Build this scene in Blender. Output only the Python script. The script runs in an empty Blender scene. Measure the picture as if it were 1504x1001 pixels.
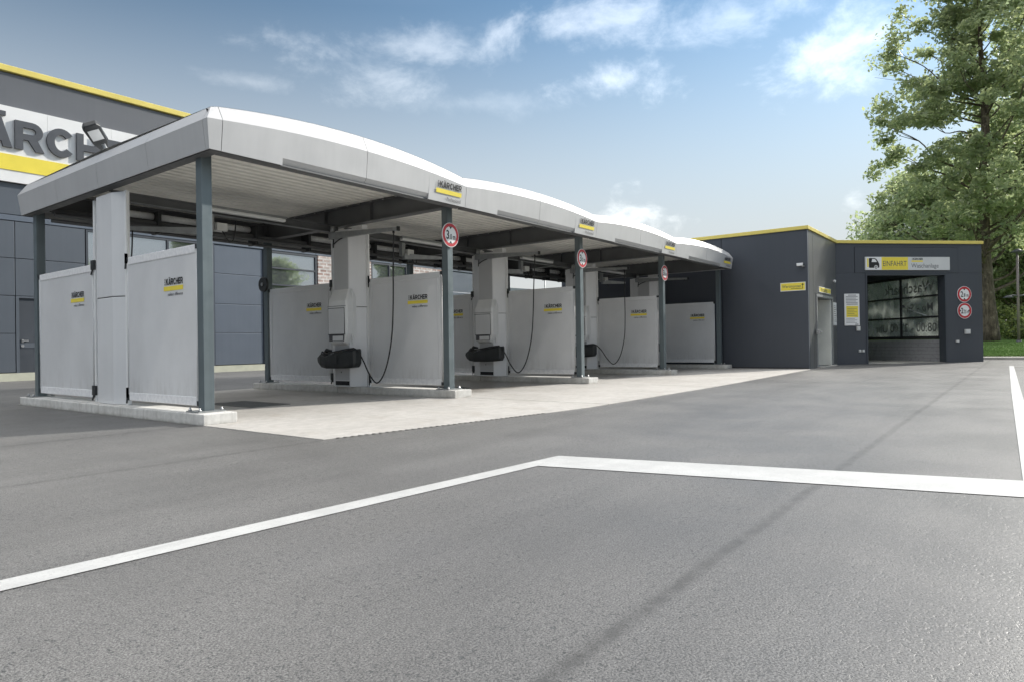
import bpy, math, random
import numpy as np
from mathutils import Vector, Matrix

rad = math.radians
SC = bpy.context.scene
COL = SC.collection

# ------------------------------------------------------------------ camera
cam_d = bpy.data.cameras.new('camera')
cam_d.sensor_width = 36.0
cam_d.lens = 989.73 / 1504 * 36.0
cam_d.clip_start = 0.05
cam_d.clip_end = 3000
cam = bpy.data.objects.new('camera', cam_d)
COL.objects.link(cam)
_yaw, _pit, _rol = rad(37.164), rad(0.3048), rad(-0.8864)
_fw = Vector((math.cos(_yaw) * math.cos(_pit), math.sin(_yaw) * math.cos(_pit), math.sin(_pit)))
_r = Vector((math.sin(_yaw), -math.cos(_yaw), 0))
_u = _r.cross(_fw)
_r2 = _r * math.cos(_rol) + _u * math.sin(_rol)
_u2 = _u * math.cos(_rol) - _r * math.sin(_rol)
_m = Matrix((_r2, _u2, -_fw)).transposed().to_4x4()
_m.translation = Vector((-4.5298, -8.3767, 0.9387))
cam.matrix_world = _m
SC.camera = cam

# ------------------------------------------------------------------ sky and sun
SUN = Vector((1.72, -0.68, 1.02)).normalized()
world = bpy.data.worlds.new('World')
SC.world = world
world.use_nodes = True
wt = world.node_tree
wt.nodes.clear()
def wn(t, **kw):
    n = wt.nodes.new(t)
    for k, v in kw.items():
        setattr(n, k, v)
    return n
def wl(a, b):
    wt.links.new(a, b)
def wmath(op, a, b=None, clamp=False):
    n = wn('ShaderNodeMath', operation=op, use_clamp=clamp)
    for i, v in enumerate((a, b)):
        if v is None:
            continue
        if isinstance(v, (int, float)):
            n.inputs[i].default_value = v
        else:
            wl(v, n.inputs[i])
    return n.outputs[0]
CLOUD_SEED = 1.1
w_out = wn('ShaderNodeOutputWorld')
w_bg = wn('ShaderNodeBackground')
w_bg.inputs['Strength'].default_value = 0.055
w_sky = wn('ShaderNodeTexSky', sky_type='NISHITA')
w_sky.sun_disc = False
w_sky.sun_elevation = math.asin(SUN.z)
w_sky.sun_rotation = math.atan2(SUN.x, SUN.y)
w_sky.altitude = 100
w_sky.air_density = 1.25
w_sky.dust_density = 0.3
w_sky.ozone_density = 2.0
w_hs = wn('ShaderNodeHueSaturation')
w_hs.inputs['Hue'].default_value = 0.484
w_hs.inputs['Saturation'].default_value = 0.82
w_hs.inputs['Value'].default_value = 1.0
wl(w_sky.outputs[0], w_hs.inputs['Color'])
# clouds: noise on a flat layer high above, seen along the view direction
w_tc = wn('ShaderNodeTexCoord')
w_sep = wn('ShaderNodeSeparateXYZ')
wl(w_tc.outputs['Generated'], w_sep.inputs[0])
zc = wmath('MAXIMUM', w_sep.outputs[2], 0.0)
zz = wmath('ADD', zc, 0.16)
w_cmb = wn('ShaderNodeCombineXYZ')
wl(wmath('DIVIDE', w_sep.outputs[0], zz), w_cmb.inputs[0])
wl(wmath('DIVIDE', w_sep.outputs[1], zz), w_cmb.inputs[1])
w_cmb.inputs[2].default_value = CLOUD_SEED
def wnoise(vec, scale, detail, rough, dist=0.0):
    n = wn('ShaderNodeTexNoise')
    n.inputs['Scale'].default_value = scale
    n.inputs['Detail'].default_value = detail
    n.inputs['Roughness'].default_value = rough
    n.inputs['Distortion'].default_value = dist
    wl(vec, n.inputs['Vector'])
    return n.outputs['Fac']
def wramp(v, a, b):
    n = wn('ShaderNodeMapRange', interpolation_type='SMOOTHSTEP')
    n.inputs['From Min'].default_value = a
    n.inputs['From Max'].default_value = b
    wl(v, n.inputs['Value'])
    return n.outputs[0]
n_big = wnoise(w_cmb.outputs[0], 1.1, 8, 0.58, 0.3)
w_map = wn('ShaderNodeMapping')
w_map.inputs['Scale'].default_value = (1, 1, 1.6)
wl(w_tc.outputs['Generated'], w_map.inputs[0])
n_fine = wnoise(w_map.outputs[0], 9.0, 12, 0.62, 0.25)
overhead_fill = wmath('MULTIPLY', wramp(n_big, 0.40, 0.66), wramp(w_sep.outputs[2], 0.44, 0.80))  # bright cloud deck added overhead, above the view, to raise the fill light
def cloud_dir(px, py):
    d = _fw + _r2 * ((px - 752) / 989.73) - _u2 * ((py - 500.5) / 989.73)
    return d.normalized()
# single clouds of the sky: centre direction, half width, half height, strength
CLOUDS = [((900, 118), .105, .030, 1.0), ((850, 40), .14, .035, .75), ((590, 65), .16, .035, .55), ((1235, 68), .10, .045, .95),
          ((1090, 25), .12, .035, .6), ((575, 118), .12, .03, .5), ((925, 318), .085, .034, 1.25), ((1250, 292), .018, .016, .8),
          ((365, 120), .07, .012, .3), ((700, 150), .12, .02, .25)]
acc = overhead_fill
for (px, py), a, b, s in CLOUDS:
    d = cloud_dir(px, py)
    hx = Vector((d.y, -d.x, 0)).normalized()
    vy = hx.cross(d)
    def dotv(v):
        n = wn('ShaderNodeVectorMath', operation='DOT_PRODUCT')
        wl(w_tc.outputs['Generated'], n.inputs[0])
        n.inputs[1].default_value = v
        return n.outputs['Value']
    ex = wmath('DIVIDE', dotv(hx), a)
    ey = wmath('DIVIDE', dotv(vy), b)
    rr = wmath('SQRT', wmath('ADD', wmath('MULTIPLY', ex, ex), wmath('MULTIPLY', ey, ey)))
    fr = wmath('GREATER_THAN', dotv(d), 0.2)
    body = wmath('SUBTRACT', wmath('ADD', wmath('MULTIPLY', n_fine, 4.6), -1.55), rr)
    body = wmath('MULTIPLY', wramp(body, -0.35, 1.25), fr)
    acc = wmath('MAXIMUM', acc, wmath('MULTIPLY', body, s * 0.10))
acc = wmath('MINIMUM', acc, 1.0)
w_mix = wn('ShaderNodeMix', data_type='RGBA')
wl(acc, w_mix.inputs[0])
# contrast of the clear air, and pale haze towards the horizon
w_sc = wn('ShaderNodeVectorMath', operation='SCALE')
w_sc.inputs['Scale'].default_value = 1 / 6.0
wl(w_hs.outputs[0], w_sc.inputs[0])
w_gm = wn('ShaderNodeGamma')
w_gm.inputs['Gamma'].default_value = 1.75
wl(w_sc.outputs[0], w_gm.inputs['Color'])
w_sc2 = wn('ShaderNodeVectorMath', operation='SCALE')
w_sc2.inputs['Scale'].default_value = 6.0
wl(w_gm.outputs[0], w_sc2.inputs[0])
w_hz = wn('ShaderNodeVectorMath', operation='SCALE')
w_hz.inputs[0].default_value = (0.965, 0.985, 1.0)
w_hz.inputs['Scale'].default_value = 5.0
w_hm = wn('ShaderNodeMix', data_type='RGBA')
wl(wmath('MULTIPLY', wramp(w_sep.outputs[2], 0.52, 0.08), 0.95), w_hm.inputs[0])
wl(w_sc2.outputs[0], w_hm.inputs[6])
wl(w_hz.outputs[0], w_hm.inputs[7])
wl(w_hm.outputs[2], w_mix.inputs[6])
w_mix.inputs[7].default_value = (51.0, 50.0, 48.6, 1)
wl(w_mix.outputs[2], w_bg.inputs['Color'])
wl(w_bg.outputs[0], w_out.inputs['Surface'])

sun_d = bpy.data.lights.new('sun', 'SUN')
sun_d.energy = 2.0
sun_d.angle = rad(0.9)
sun_d.color = (1.0, 0.955, 0.885)
sun = bpy.data.objects.new('sun', sun_d)
COL.objects.link(sun)
sun.rotation_euler = SUN.to_track_quat('Z', 'Y').to_euler()

vs = SC.view_settings
vs.view_transform = 'Standard'
vs.look = 'None'
vs.exposure = 1.37
vs.gamma = 1.0
vs.use_curve_mapping = False
SC.cycles.use_denoising = True
SC.cycles.max_bounces = 8
SC.cycles.diffuse_bounces = 5
SC.cycles.transparent_max_bounces = 12

# ------------------------------------------------------------------ materials
class NT:
    def __init__(s, name):
        s.m = bpy.data.materials.new(name)
        s.m.use_nodes = True
        s.t = s.m.node_tree
        s.b = s.t.nodes['Principled BSDF']
        s.out = s.t.nodes['Material Output']
        s.tc = s.t.nodes.new('ShaderNodeTexCoord')
        s.geo = s.t.nodes.new('ShaderNodeNewGeometry')
        s.pos = s.geo.outputs['Position']
        s.obj = s.tc.outputs['Object']
    def n(s, t, **kw):
        n = s.t.nodes.new(t)
        for k, v in kw.items():
            setattr(n, k, v)
        return n
    def l(s, a, b):
        s.t.links.new(a, b)
    def math(s, op, a, b=None, clamp=False):
        n = s.n('ShaderNodeMath', operation=op, use_clamp=clamp)
        for i, v in enumerate((a, b)):
            if v is None:
                continue
            if isinstance(v, (int, float)):
                n.inputs[i].default_value = v
            else:
                s.l(v, n.inputs[i])
        return n.outputs[0]
    def mapping(s, vec, scale=(1, 1, 1), loc=(0, 0, 0), rot=(0, 0, 0)):
        n = s.n('ShaderNodeMapping')
        n.inputs['Scale'].default_value = scale
        n.inputs['Location'].default_value = loc
        n.inputs['Rotation'].default_value = rot
        s.l(vec, n.inputs['Vector'])
        return n.outputs[0]
    def noise(s, vec, scale, detail=4, rough=0.5, dist=0.0):
        n = s.n('ShaderNodeTexNoise')
        n.inputs['Scale'].default_value = scale
        n.inputs['Detail'].default_value = detail
        n.inputs['Roughness'].default_value = rough
        n.inputs['Distortion'].default_value = dist
        s.l(vec, n.inputs['Vector'])
        return n.outputs['Fac']
    def voro(s, vec, scale, feature='F1'):
        n = s.n('ShaderNodeTexVoronoi', feature=feature)
        n.inputs['Scale'].default_value = scale
        s.l(vec, n.inputs['Vector'])
        return n
    def ramp(s, v, a, b, lo=0.0, hi=1.0, smooth=True):
        n = s.n('ShaderNodeMapRange', interpolation_type='SMOOTHSTEP' if smooth else 'LINEAR')
        n.inputs['From Min'].default_value = a
        n.inputs['From Max'].default_value = b
        n.inputs['To Min'].default_value = lo
        n.inputs['To Max'].default_value = hi
        s.l(v, n.inputs['Value'])
        return n.outputs[0]
    def mix(s, f, a, b):
        n = s.n('ShaderNodeMix', data_type='RGBA')
        for i, v in ((0, f), (6, a), (7, b)):
            if isinstance(v, (int, float)):
                n.inputs[i].default_value = v
            elif isinstance(v, tuple):
                n.inputs[i].default_value = v if len(v) == 4 else v + (1,)
            else:
                s.l(v, n.inputs[i])
        return n.outputs[2]
    def scale_col(s, col, v):
        n = s.n('ShaderNodeMix', data_type='RGBA', blend_type='MULTIPLY')
        n.inputs[0].default_value = 1.0
        if isinstance(col, tuple):
            n.inputs[6].default_value = col + (1,)
        else:
            s.l(col, n.inputs[6])
        s.l(v, n.inputs[7])
        return n.outputs[2]
    def sep(s, vec):
        n = s.n('ShaderNodeSeparateXYZ')
        s.l(vec, n.inputs[0])
        return n.outputs
    def bump(s, h, strength=0.3, dist=0.01):
        n = s.n('ShaderNodeBump')
        n.inputs['Strength'].default_value = strength
        n.inputs['Distance'].default_value = dist
        s.l(h, n.inputs['Height'])
        s.l(n.outputs[0], s.b.inputs['Normal'])
    def color(s, c):
        if isinstance(c, tuple):
            s.b.inputs['Base Color'].default_value = c + (1,)
        else:
            s.l(c, s.b.inputs['Base Color'])
    def set(s, rough=None, metal=None, spec=None, coat=None):
        for k, v in (('Roughness', rough), ('Metallic', metal), ('Specular IOR Level', spec), ('Coat Weight', coat)):
            if v is None:
                continue
            if isinstance(v, (int, float)):
                s.b.inputs[k].default_value = v
            else:
                s.l(v, s.b.inputs[k])
        return s

M = {}
def plain(name, col, rough=0.5, metal=0.0, var=0.12, scale=3.0, bump=0.0, spec=0.5, streak=0.0):
    """painted / moulded surface with slight uneven tone, dust and micro relief"""
    a = NT(name)
    n1 = a.noise(a.pos, scale, 5, 0.6)
    v = a.ramp(n1, 0.3, 0.7, 1 - var, 1 + var * 0.6)
    c = a.scale_col(col, v)
    if streak:
        st = a.noise(a.mapping(a.pos, (9, 9, 0.35)), 1.0, 4, 0.6)
        c = a.scale_col(c, a.ramp(st, 0.35, 0.75, 1 + streak * .3, 1 - streak))
    a.color(c)
    n2 = a.noise(a.pos, scale * 4, 4, 0.6)
    rv = min(1.0, var * 12)
    a.set(rough=a.ramp(n2, 0.3, 0.7, max(rough - 0.07 * rv, 0.02), min(rough + 0.09 * rv, 1)), metal=metal, spec=spec)
    if bump:
        a.bump(a.noise(a.pos, 60, 3, 0.6), bump, 0.004)
    M[name] = a.m
    return a.m

plain('silver', (0.51, 0.51, 0.51), 0.42, 0.15, 0.04, 0.8, streak=0.03)
plain('silver_recess', (0.50, 0.505, 0.51), 0.5, 0.2, 0.05, 1.2)
plain('roof_white', (0.74, 0.745, 0.75), 0.45, 0.0, 0.05, 1.2)
plain('tower_grey', (0.71, 0.715, 0.72), 0.42, 0.10, 0.04, 1.2, streak=0.025)
plain('tower_shaded', (0.50, 0.505, 0.51), 0.42, 0.10, 0.04, 1.2)  # tower grey darkened, shade of the centre face put into the colour
plain('tower_light', (0.78, 0.785, 0.78), 0.40, 0.05, 0.05, 1.6)
plain('post_paint', (0.135, 0.165, 0.175), 0.38, 0.2, 0.10, 2.0, streak=0.12)
plain('beam_paint', (0.115, 0.118, 0.12), 0.5, 0.1, 0.15, 2.0)
plain('galv', (0.33, 0.34, 0.34), 0.45, 0.6, 0.15, 8)
plain('steel', (0.5, 0.5, 0.5), 0.3, 0.8, 0.1, 8)
plain('black_rubber', (0.018, 0.018, 0.019), 0.5, 0, 0.2, 8)
plain('black_plastic', (0.03, 0.033, 0.034), 0.45, 0, 0.2, 6, bump=0.05)
plain('dark_joint', (0.02, 0.02, 0.022), 0.8, 0, 0.1, 3)
plain('ceiling', (0.84, 0.82, 0.76), 0.45, 0.0, 0.10, 1.5)
plain('anthracite', (0.060, 0.067, 0.081), 0.42, 0.1, 0.06, 0.5, streak=0.03)
plain('anthracite_sunlit', (0.112, 0.114, 0.116), 0.36, 0.15, 0.012, 0.4)  # lighter anthracite for the narrow wall, its sunlight put into the colour
plain('clad_grey', (0.098, 0.113, 0.133), 0.45, 0.15, 0.03, 0.5, streak=0.03)
plain('clad_blue', (0.125, 0.148, 0.182), 0.42, 0.2, 0.03, 0.5, streak=0.03)
plain('clad_dark', (0.052, 0.060, 0.072), 0.5, 0.1, 0.08, 1.0)
plain('upper_clad', (0.118, 0.125, 0.138), 0.5, 0.1, 0.03, 0.4, streak=0.03)
plain('yellow', (0.84, 0.69, 0.075), 0.45, 0, 0.05, 2.0)
plain('yellow_coping', (0.74, 0.61, 0.15), 0.42, 0, 0.06, 1.0)
plain('sign_white', (0.80, 0.80, 0.79), 0.4, 0, 0.04, 1.5)
plain('sign_grey', (0.62, 0.63, 0.62), 0.4, 0, 0.04, 1.5)
plain('sign_red', (0.50, 0.018, 0.03), 0.4, 0, 0.05, 4)
plain('ink', (0.012, 0.012, 0.013), 0.45, 0, 0.1, 5)
plain('ink_grey', (0.10, 0.10, 0.11), 0.5, 0, 0.1, 5)
plain('film_grey', (0.13, 0.135, 0.13), 0.6, 0, 0.1, 5)
plain('letter_grey', (0.075, 0.080, 0.090), 0.45, 0.1, 0.06, 2)
plain('base_concrete', (0.50, 0.50, 0.40), 0.8, 0, 0.10, 2.5, bump=0.15)
plain('plaster', (0.78, 0.78, 0.72), 0.8, 0, 0.06, 2.0, bump=0.08)
plain('tile_grey', (0.36, 0.355, 0.37), 0.3, 0, 0.06, 2.0)
plain('grout', (0.16, 0.155, 0.16), 0.85, 0, 0.1, 6)
plain('bark_base', (0.1, 0.08, 0.06), 0.9)
plain('pole_paint', (0.24, 0.20, 0.19), 0.5, 0.2, 0.1, 3)
plain('grate_steel', (0.15, 0.148, 0.14), 0.55, 0.4, 0.2, 6)
plain('box_grey', (0.55, 0.55, 0.53), 0.5, 0, 0.06, 6)
plain('kerb', (0.46, 0.44, 0.40), 0.85, 0, 0.15, 3, bump=0.2)
plain('bright_gap', (0.72, 0.73, 0.72), 0.25, 0, 0.05, 3)  # pale tone standing for bright gaps behind the pipes

def lum():
    a = NT('lamp_glass')
    a.color((0.7, 0.71, 0.7))
    a.set(rough=0.2)
    M['lamp_glass'] = a.m
lum()

def panel_sheet():
    a = NT('splash_sheet')
    n1 = a.noise(a.mapping(a.pos, (1.2, 1.2, 0.5)), 1.0, 4, 0.55)
    c = a.scale_col((0.80, 0.805, 0.81), a.ramp(n1, 0.25, 0.75, 0.95, 1.04))
    n3 = a.noise(a.pos, 1.1, 5, 0.6)
    c = a.scale_col(c, a.ramp(n3, 0.3, 0.7, 0.95, 1.04))
    z = a.sep(a.pos)[2]
    splash = a.math('MULTIPLY', a.ramp(z, 0.25, 0.75, 1, 0), a.ramp(a.noise(a.mapping(a.pos, (5, 5, 1.2)), 2.0, 6, 0.65), 0.42, 0.72))
    c = a.mix(a.math('MULTIPLY', splash, 0.30), c, (0.36, 0.33, 0.29))
    a.color(c)
    a.set(rough=0.42, spec=0.4)
    tr = a.n('ShaderNodeBsdfTranslucent')
    tr.inputs[0].default_value = (0.5, 0.5, 0.5, 1)
    mx = a.n('ShaderNodeMixShader')
    mx.inputs[0].default_value = 0.22
    a.l(a.b.outputs[0], mx.inputs[1])
    a.l(tr.outputs[0], mx.inputs[2])
    a.l(mx.outputs[0], a.out.inputs['Surface'])
    w = a.noise(a.mapping(a.pos, (1, 1, .4)), 1.1, 2, 0.5)
    a.bump(w, 0.08, 0.03)
    M['splash_sheet'] = a.m
    h = NT('splash_hem')
    wv = h.n('ShaderNodeTexChecker')
    wv.inputs['Scale'].default_value = 90
    h.l(h.pos, wv.inputs['Vector'])
    n2 = h.noise(h.pos, 18, 3, 0.6)
    h.color(h.mix(h.ramp(n2, 0.35, 0.65), (0.70, 0.70, 0.71), (0.80, 0.80, 0.80)))
    h.set(rough=0.6)
    h.bump(h.noise(h.pos, 60, 3, 0.6), 0.2, 0.005)
    M['splash_hem'] = h.m
panel_sheet()

def asphalt():
    a = NT('asphalt')
    P = a.pos
    big = a.noise(P, 0.16, 5, 0.55)
    mid = a.noise(P, 0.9, 6, 0.6, 0.3)
    grain = a.noise(P, 130, 3, 0.8)
    fine = a.noise(P, 330, 2, 0.7)
    st = a.voro(P, 75)
    base = a.mix(a.ramp(big, 0.3, 0.7), (0.118, 0.115, 0.111), (0.150, 0.146, 0.139))
    base = a.scale_col(base, a.ramp(mid, 0.3, 0.72, 0.93, 1.05))
    base = a.scale_col(base, a.ramp(grain, 0.34, 0.64, 0.28, 1.62))
    base = a.scale_col(base, a.ramp(a.noise(P, 26, 3, 0.6), 0.32, 0.68, 0.90, 1.08))
    base = a.scale_col(base, a.ramp(fine, 0.3, 0.7, 0.75, 1.22))
    pits = a.math('MULTIPLY', a.ramp(a.noise(P, 38, 4, 0.7), 0.54, 0.66), a.ramp(a.noise(P, 1.7, 3, 0.6), 0.38, 0.62, 0.45, 1.0))
    base = a.mix(a.math('MULTIPLY', pits, 0.75), base, (0.03, 0.035, 0.036))
    chips = a.ramp(st.outputs['Distance'], 0.10, 0.03)
    chips = a.math('MULTIPLY', chips, a.ramp(st.outputs['Color'], 0.62, 0.80))
    base = a.mix(a.math('MULTIPLY', chips, 0.45), base, (0.40, 0.39, 0.37))
    # paving seams running along the yard, with ragged open edges
    xyz = a.sep(P)
    wob = a.math('MULTIPLY', a.math('SUBTRACT', a.noise(P, 1.3, 4, 0.6), 0.5), 0.05)
    def seam(y0, half, strength, x0=-400, x1=400, soft=0.03, rag=0.6):
        nonlocal base
        d = a.math('ABSOLUTE', a.math('ADD', a.math('SUBTRACT', xyz[1], y0), wob))
        m = a.ramp(d, half + soft, half * 0.3)
        if x1 < 400:
            m = a.math('MULTIPLY', m, a.math('LESS_THAN', xyz[0], x1))
        m = a.math('MULTIPLY', m, a.ramp(a.noise(P, 9, 5, 0.75), 0.38, 0.60, 1 - rag, 1.0))
        base = a.mix(a.math('MULTIPLY', m, strength), base, (0.05, 0.048, 0.045))
    seam(-0.23, 0.03, 0.6, x1=-0.2)
    seam(-2.70, 0.035, 0.55, x1=0.0)
    seam(-7.3, 0.022, 0.75, soft=0.032, rag=0.6)
    # soft dark mottling at random, oil and tyre stains
    mottle = a.math('MULTIPLY', a.ramp(a.noise(P, 0.45, 5, 0.6, 0.5), 0.58, 0.76), 0.22)
    base = a.mix(mottle, base, (0.105, 0.105, 0.112))
    vd = a.voro(P, 0.55)
    drip = a.math('MULTIPLY', a.ramp(vd.outputs['Distance'], 0.075, 0.02), a.ramp(vd.outputs['Color'], 0.60, 0.62))
    base = a.mix(a.math('MULTIPLY', drip, 0.40), base, (0.06, 0.058, 0.055))
    tyre = a.noise(a.mapping(P, (0.12, 1.6, 1)), 1.0, 4, 0.6)
    base = a.scale_col(base, a.ramp(tyre, 0.35, 0.68, 1.05, 0.90))
    a.color(base)
    a.set(rough=a.ramp(mid, 0.3, 0.7, 0.46, 0.58), spec=0.6)
    h = a.math('ADD', a.math('MULTIPLY', grain, 0.7), a.math('MULTIPLY', pits, -1.0))
    a.bump(h, 0.38, 0.006)
    M['asphalt'] = a.m
asphalt()

def concrete(name, c0, c1, wet=False, bump=0.25):
    a = NT(name)
    P = a.pos
    n1 = a.noise(P, 0.7, 6, 0.6, 0.2)
    n2 = a.noise(P, 7, 6, 0.65)
    n3 = a.noise(P, 80, 3, 0.7)
    c = a.mix(a.ramp(n1, 0.3, 0.7), c0, c1)
    c = a.scale_col(c, a.ramp(n2, 0.3, 0.7, 0.90, 1.07))
    c = a.scale_col(c, a.ramp(n3, 0.3, 0.7, 0.92, 1.06))
    rough = 0.82
    if wet:
        xyz = a.sep(P)
        # brush strokes of the float finish across the slab
        br = a.noise(a.mapping(P, (0.5, 14, 1)), 1.0, 4, 0.6)
        c = a.scale_col(c, a.ramp(br, 0.3, 0.7, 0.95, 1.04))
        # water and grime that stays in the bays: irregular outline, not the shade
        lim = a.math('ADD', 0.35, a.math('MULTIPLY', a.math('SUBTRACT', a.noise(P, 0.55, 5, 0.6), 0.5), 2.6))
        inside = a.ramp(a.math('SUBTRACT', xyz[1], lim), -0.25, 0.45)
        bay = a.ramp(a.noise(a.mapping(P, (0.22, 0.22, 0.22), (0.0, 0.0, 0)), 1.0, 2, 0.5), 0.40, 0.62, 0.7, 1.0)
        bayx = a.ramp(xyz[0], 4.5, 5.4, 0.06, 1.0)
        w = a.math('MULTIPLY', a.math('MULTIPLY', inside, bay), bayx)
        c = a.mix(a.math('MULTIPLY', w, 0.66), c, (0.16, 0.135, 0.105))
        dirt = a.math('MULTIPLY', a.ramp(a.noise(P, 1.6, 6, 0.68, 0.6), 0.52, 0.70), 0.34)
        c = a.mix(dirt, c, (0.30, 0.26, 0.21))
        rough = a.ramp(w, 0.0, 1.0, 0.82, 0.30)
    a.color(c)
    a.set(rough=rough, spec=0.4)
    a.bump(a.math('ADD', n2, a.math('MULTIPLY', n3, 0.6)), bump, 0.006)
    M[name] = a.m
concrete('apron', (0.40, 0.380, 0.350), (0.47, 0.450, 0.42), wet=True)
def plinth_mat():
    a = NT('plinth')
    P = a.pos
    n1 = a.noise(P, 1.2, 6, 0.6)
    n2 = a.noise(P, 12, 5, 0.65)
    c = a.mix(a.ramp(n1, 0.3, 0.7), (0.56, 0.55, 0.52), (0.68, 0.67, 0.64))
    c = a.scale_col(c, a.ramp(n2, 0.3, 0.7, 0.88, 1.07))
    z = a.sep(P)[2]
    run = a.noise(a.mapping(P, (8, 8, 0.6)), 1.0, 4, 0.65)
    c = a.mix(a.math('MULTIPLY', a.ramp(run, 0.5, 0.72), 0.35), c, (0.28, 0.25, 0.21))
    low = a.math('MULTIPLY', a.ramp(z, 0.0, 0.06, 1, 0), a.ramp(a.noise(P, 5, 5, 0.7), 0.35, 0.65, 0.2, 0.9))
    c = a.mix(a.math('MULTIPLY', low, 0.6), c, (0.20, 0.19, 0.15))
    x = a.sep(P)[0]
    grime = a.math('MULTIPLY', a.ramp(x, 3, 7, 0.05, 0.40), a.ramp(a.noise(P, 0.8, 5, 0.65), 0.4, 0.62))
    c = a.mix(grime, c, (0.26, 0.23, 0.18))
    a.color(c)
    a.set(rough=0.85, spec=0.35)
    a.bump(n2, 0.3, 0.008)
    M['plinth'] = a.m
plinth_mat()

def paint_line():
    a = NT('road_paint')
    P = a.pos
    n = a.noise(P, 60, 3, 0.7)
    n2 = a.noise(P, 3, 5, 0.6)
    c = a.mix(a.ramp(n2, 0.3, 0.7), (0.42, 0.42, 0.408), (0.50, 0.50, 0.485))
    worn = a.math('MULTIPLY', a.ramp(n, 0.54, 0.66), 0.60)
    tyre = a.noise(a.mapping(P, (1.2, 26, 1), rot=(0, 0, 0.25)), 1.0, 5, 0.7)
    patch = a.ramp(a.noise(P, 0.8, 3, 0.6), 0.48, 0.62)
    scuff = a.math('MULTIPLY', a.math('MULTIPLY', a.ramp(tyre, 0.50, 0.64), patch), 0.62)
    c = a.mix(a.math('MAXIMUM', worn, scuff), c, (0.36, 0.36, 0.355))
    a.color(c)
    a.set(rough=0.6)
    a.bump(a.noise(P, 95, 3, 0.75), 0.35, 0.005)
    M['road_paint'] = a.m
paint_line()

def glass_mirror():
    a = NT('window_glass')
    n = a.noise(a.pos, 0.8, 3, 0.5)
    a.color((0.42, 0.45, 0.48))
    a.set(rough=0.03, metal=0.85)
    a.bump(n, 0.06, 0.03)
    M['window_glass'] = a.m
    b = NT('hall_glass')
    tr = b.n('ShaderNodeBsdfTransparent')
    tr.inputs[0].default_value = (0.72, 0.76, 0.74, 1)
    gl = b.n('ShaderNodeBsdfGlossy')
    gl.inputs['Roughness'].default_value = 0.05
    df = b.n('ShaderNodeBsdfTranslucent')
    df.inputs[0].default_value = (0.80, 0.84, 0.80, 1)
    mx0 = b.n('ShaderNodeMixShader')
    nn = b.noise(b.mapping(b.pos, (1, 1, .4)), 4, 5, 0.65)
    b.l(b.ramp(nn, 0.3, 0.7, 0.17, 0.27), mx0.inputs[0])
    b.l(tr.outputs[0], mx0.inputs[1])
    b.l(df.outputs[0], mx0.inputs[2])
    mx = b.n('ShaderNodeMixShader')
    fr = b.n('ShaderNodeFresnel')
    fr.inputs[0].default_value = 1.35
    b.l(fr.outputs[0], mx.inputs[0])
    b.l(mx0.outputs[0], mx.inputs[1])
    b.l(gl.outputs[0], mx.inputs[2])
    b.l(mx.outputs[0], b.out.inputs['Surface'])
    M['hall_glass'] = b.m
glass_mirror()

def brick_mat():
    a = NT('brick_wall')
    mp = a.n('ShaderNodeMapping')
    cmb = a.n('ShaderNodeCombineXYZ')
    xyz = a.sep(a.pos)
    a.l(xyz[0], cmb.inputs[0])
    a.l(xyz[2], cmb.inputs[1])
    bt = a.n('ShaderNodeTexBrick')
    a.l(cmb.outputs[0], bt.inputs['Vector'])
    bt.inputs['Color1'].default_value = (0.33, 0.22, 0.19, 1)
    bt.inputs['Color2'].default_value = (0.50, 0.42, 0.38, 1)
    bt.inputs['Mortar'].default_value = (0.58, 0.55, 0.52, 1)
    bt.inputs['Scale'].default_value = 1.0
    bt.inputs['Mortar Size'].default_value = 0.035
    bt.inputs['Brick Width'].default_value = 0.40
    bt.inputs['Row Height'].default_value = 0.16
    a.color(a.scale_col(bt.outputs['Color'], a.ramp(a.noise(a.pos, 6, 4, 0.6), 0.3, 0.7, 0.8, 1.2)))
    a.set(rough=0.85)
    M['brick_wall'] = a.m
brick_mat()

def lawn_mat():
    a = NT('grass')
    n1 = a.noise(a.pos, 0.35, 5, 0.6)
    n2 = a.noise(a.pos, 14, 5, 0.75)
    c = a.mix(a.ramp(n1, 0.3, 0.7), (0.16, 0.26, 0.08), (0.22, 0.33, 0.115))
    c = a.scale_col(c, a.ramp(n2, 0.3, 0.7, 0.6, 1.3))
    a.color(c)
    a.set(rough=0.9, spec=0.2)
    a.bump(n2, 0.8, 0.05)
    M['grass'] = a.m
lawn_mat()

def leaf_mat(name, lo, hi, trans):
    a = NT(name)
    rnd = a.geo.outputs['Random Per Island']
    c = a.mix(rnd, lo, hi)
    big = a.noise(a.pos, 0.5, 3, 0.5)
    c = a.scale_col(c, a.ramp(big, 0.3, 0.7, 0.8, 1.2))
    a.color(c)
    a.set(rough=0.45, spec=0.5)
    tr = a.n('ShaderNodeBsdfTranslucent')
    a.l(a.mix(rnd, trans, (trans[0] * 1.4, trans[1] * 1.25, trans[2])), tr.inputs[0])
    mx = a.n('ShaderNodeMixShader')
    mx.inputs[0].default_value = 0.55
    a.l(a.b.outputs[0], mx.inputs[1])
    a.l(tr.outputs[0], mx.inputs[2])
    a.l(mx.outputs[0], a.out.inputs['Surface'])
    M[name] = a.m
leaf_mat('leaf', (0.15, 0.185, 0.105), (0.30, 0.325, 0.22), (0.44, 0.55, 0.32))
leaf_mat('leaf_dark', (0.065, 0.10, 0.04), (0.14, 0.175, 0.08), (0.26, 0.34, 0.12))

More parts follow.
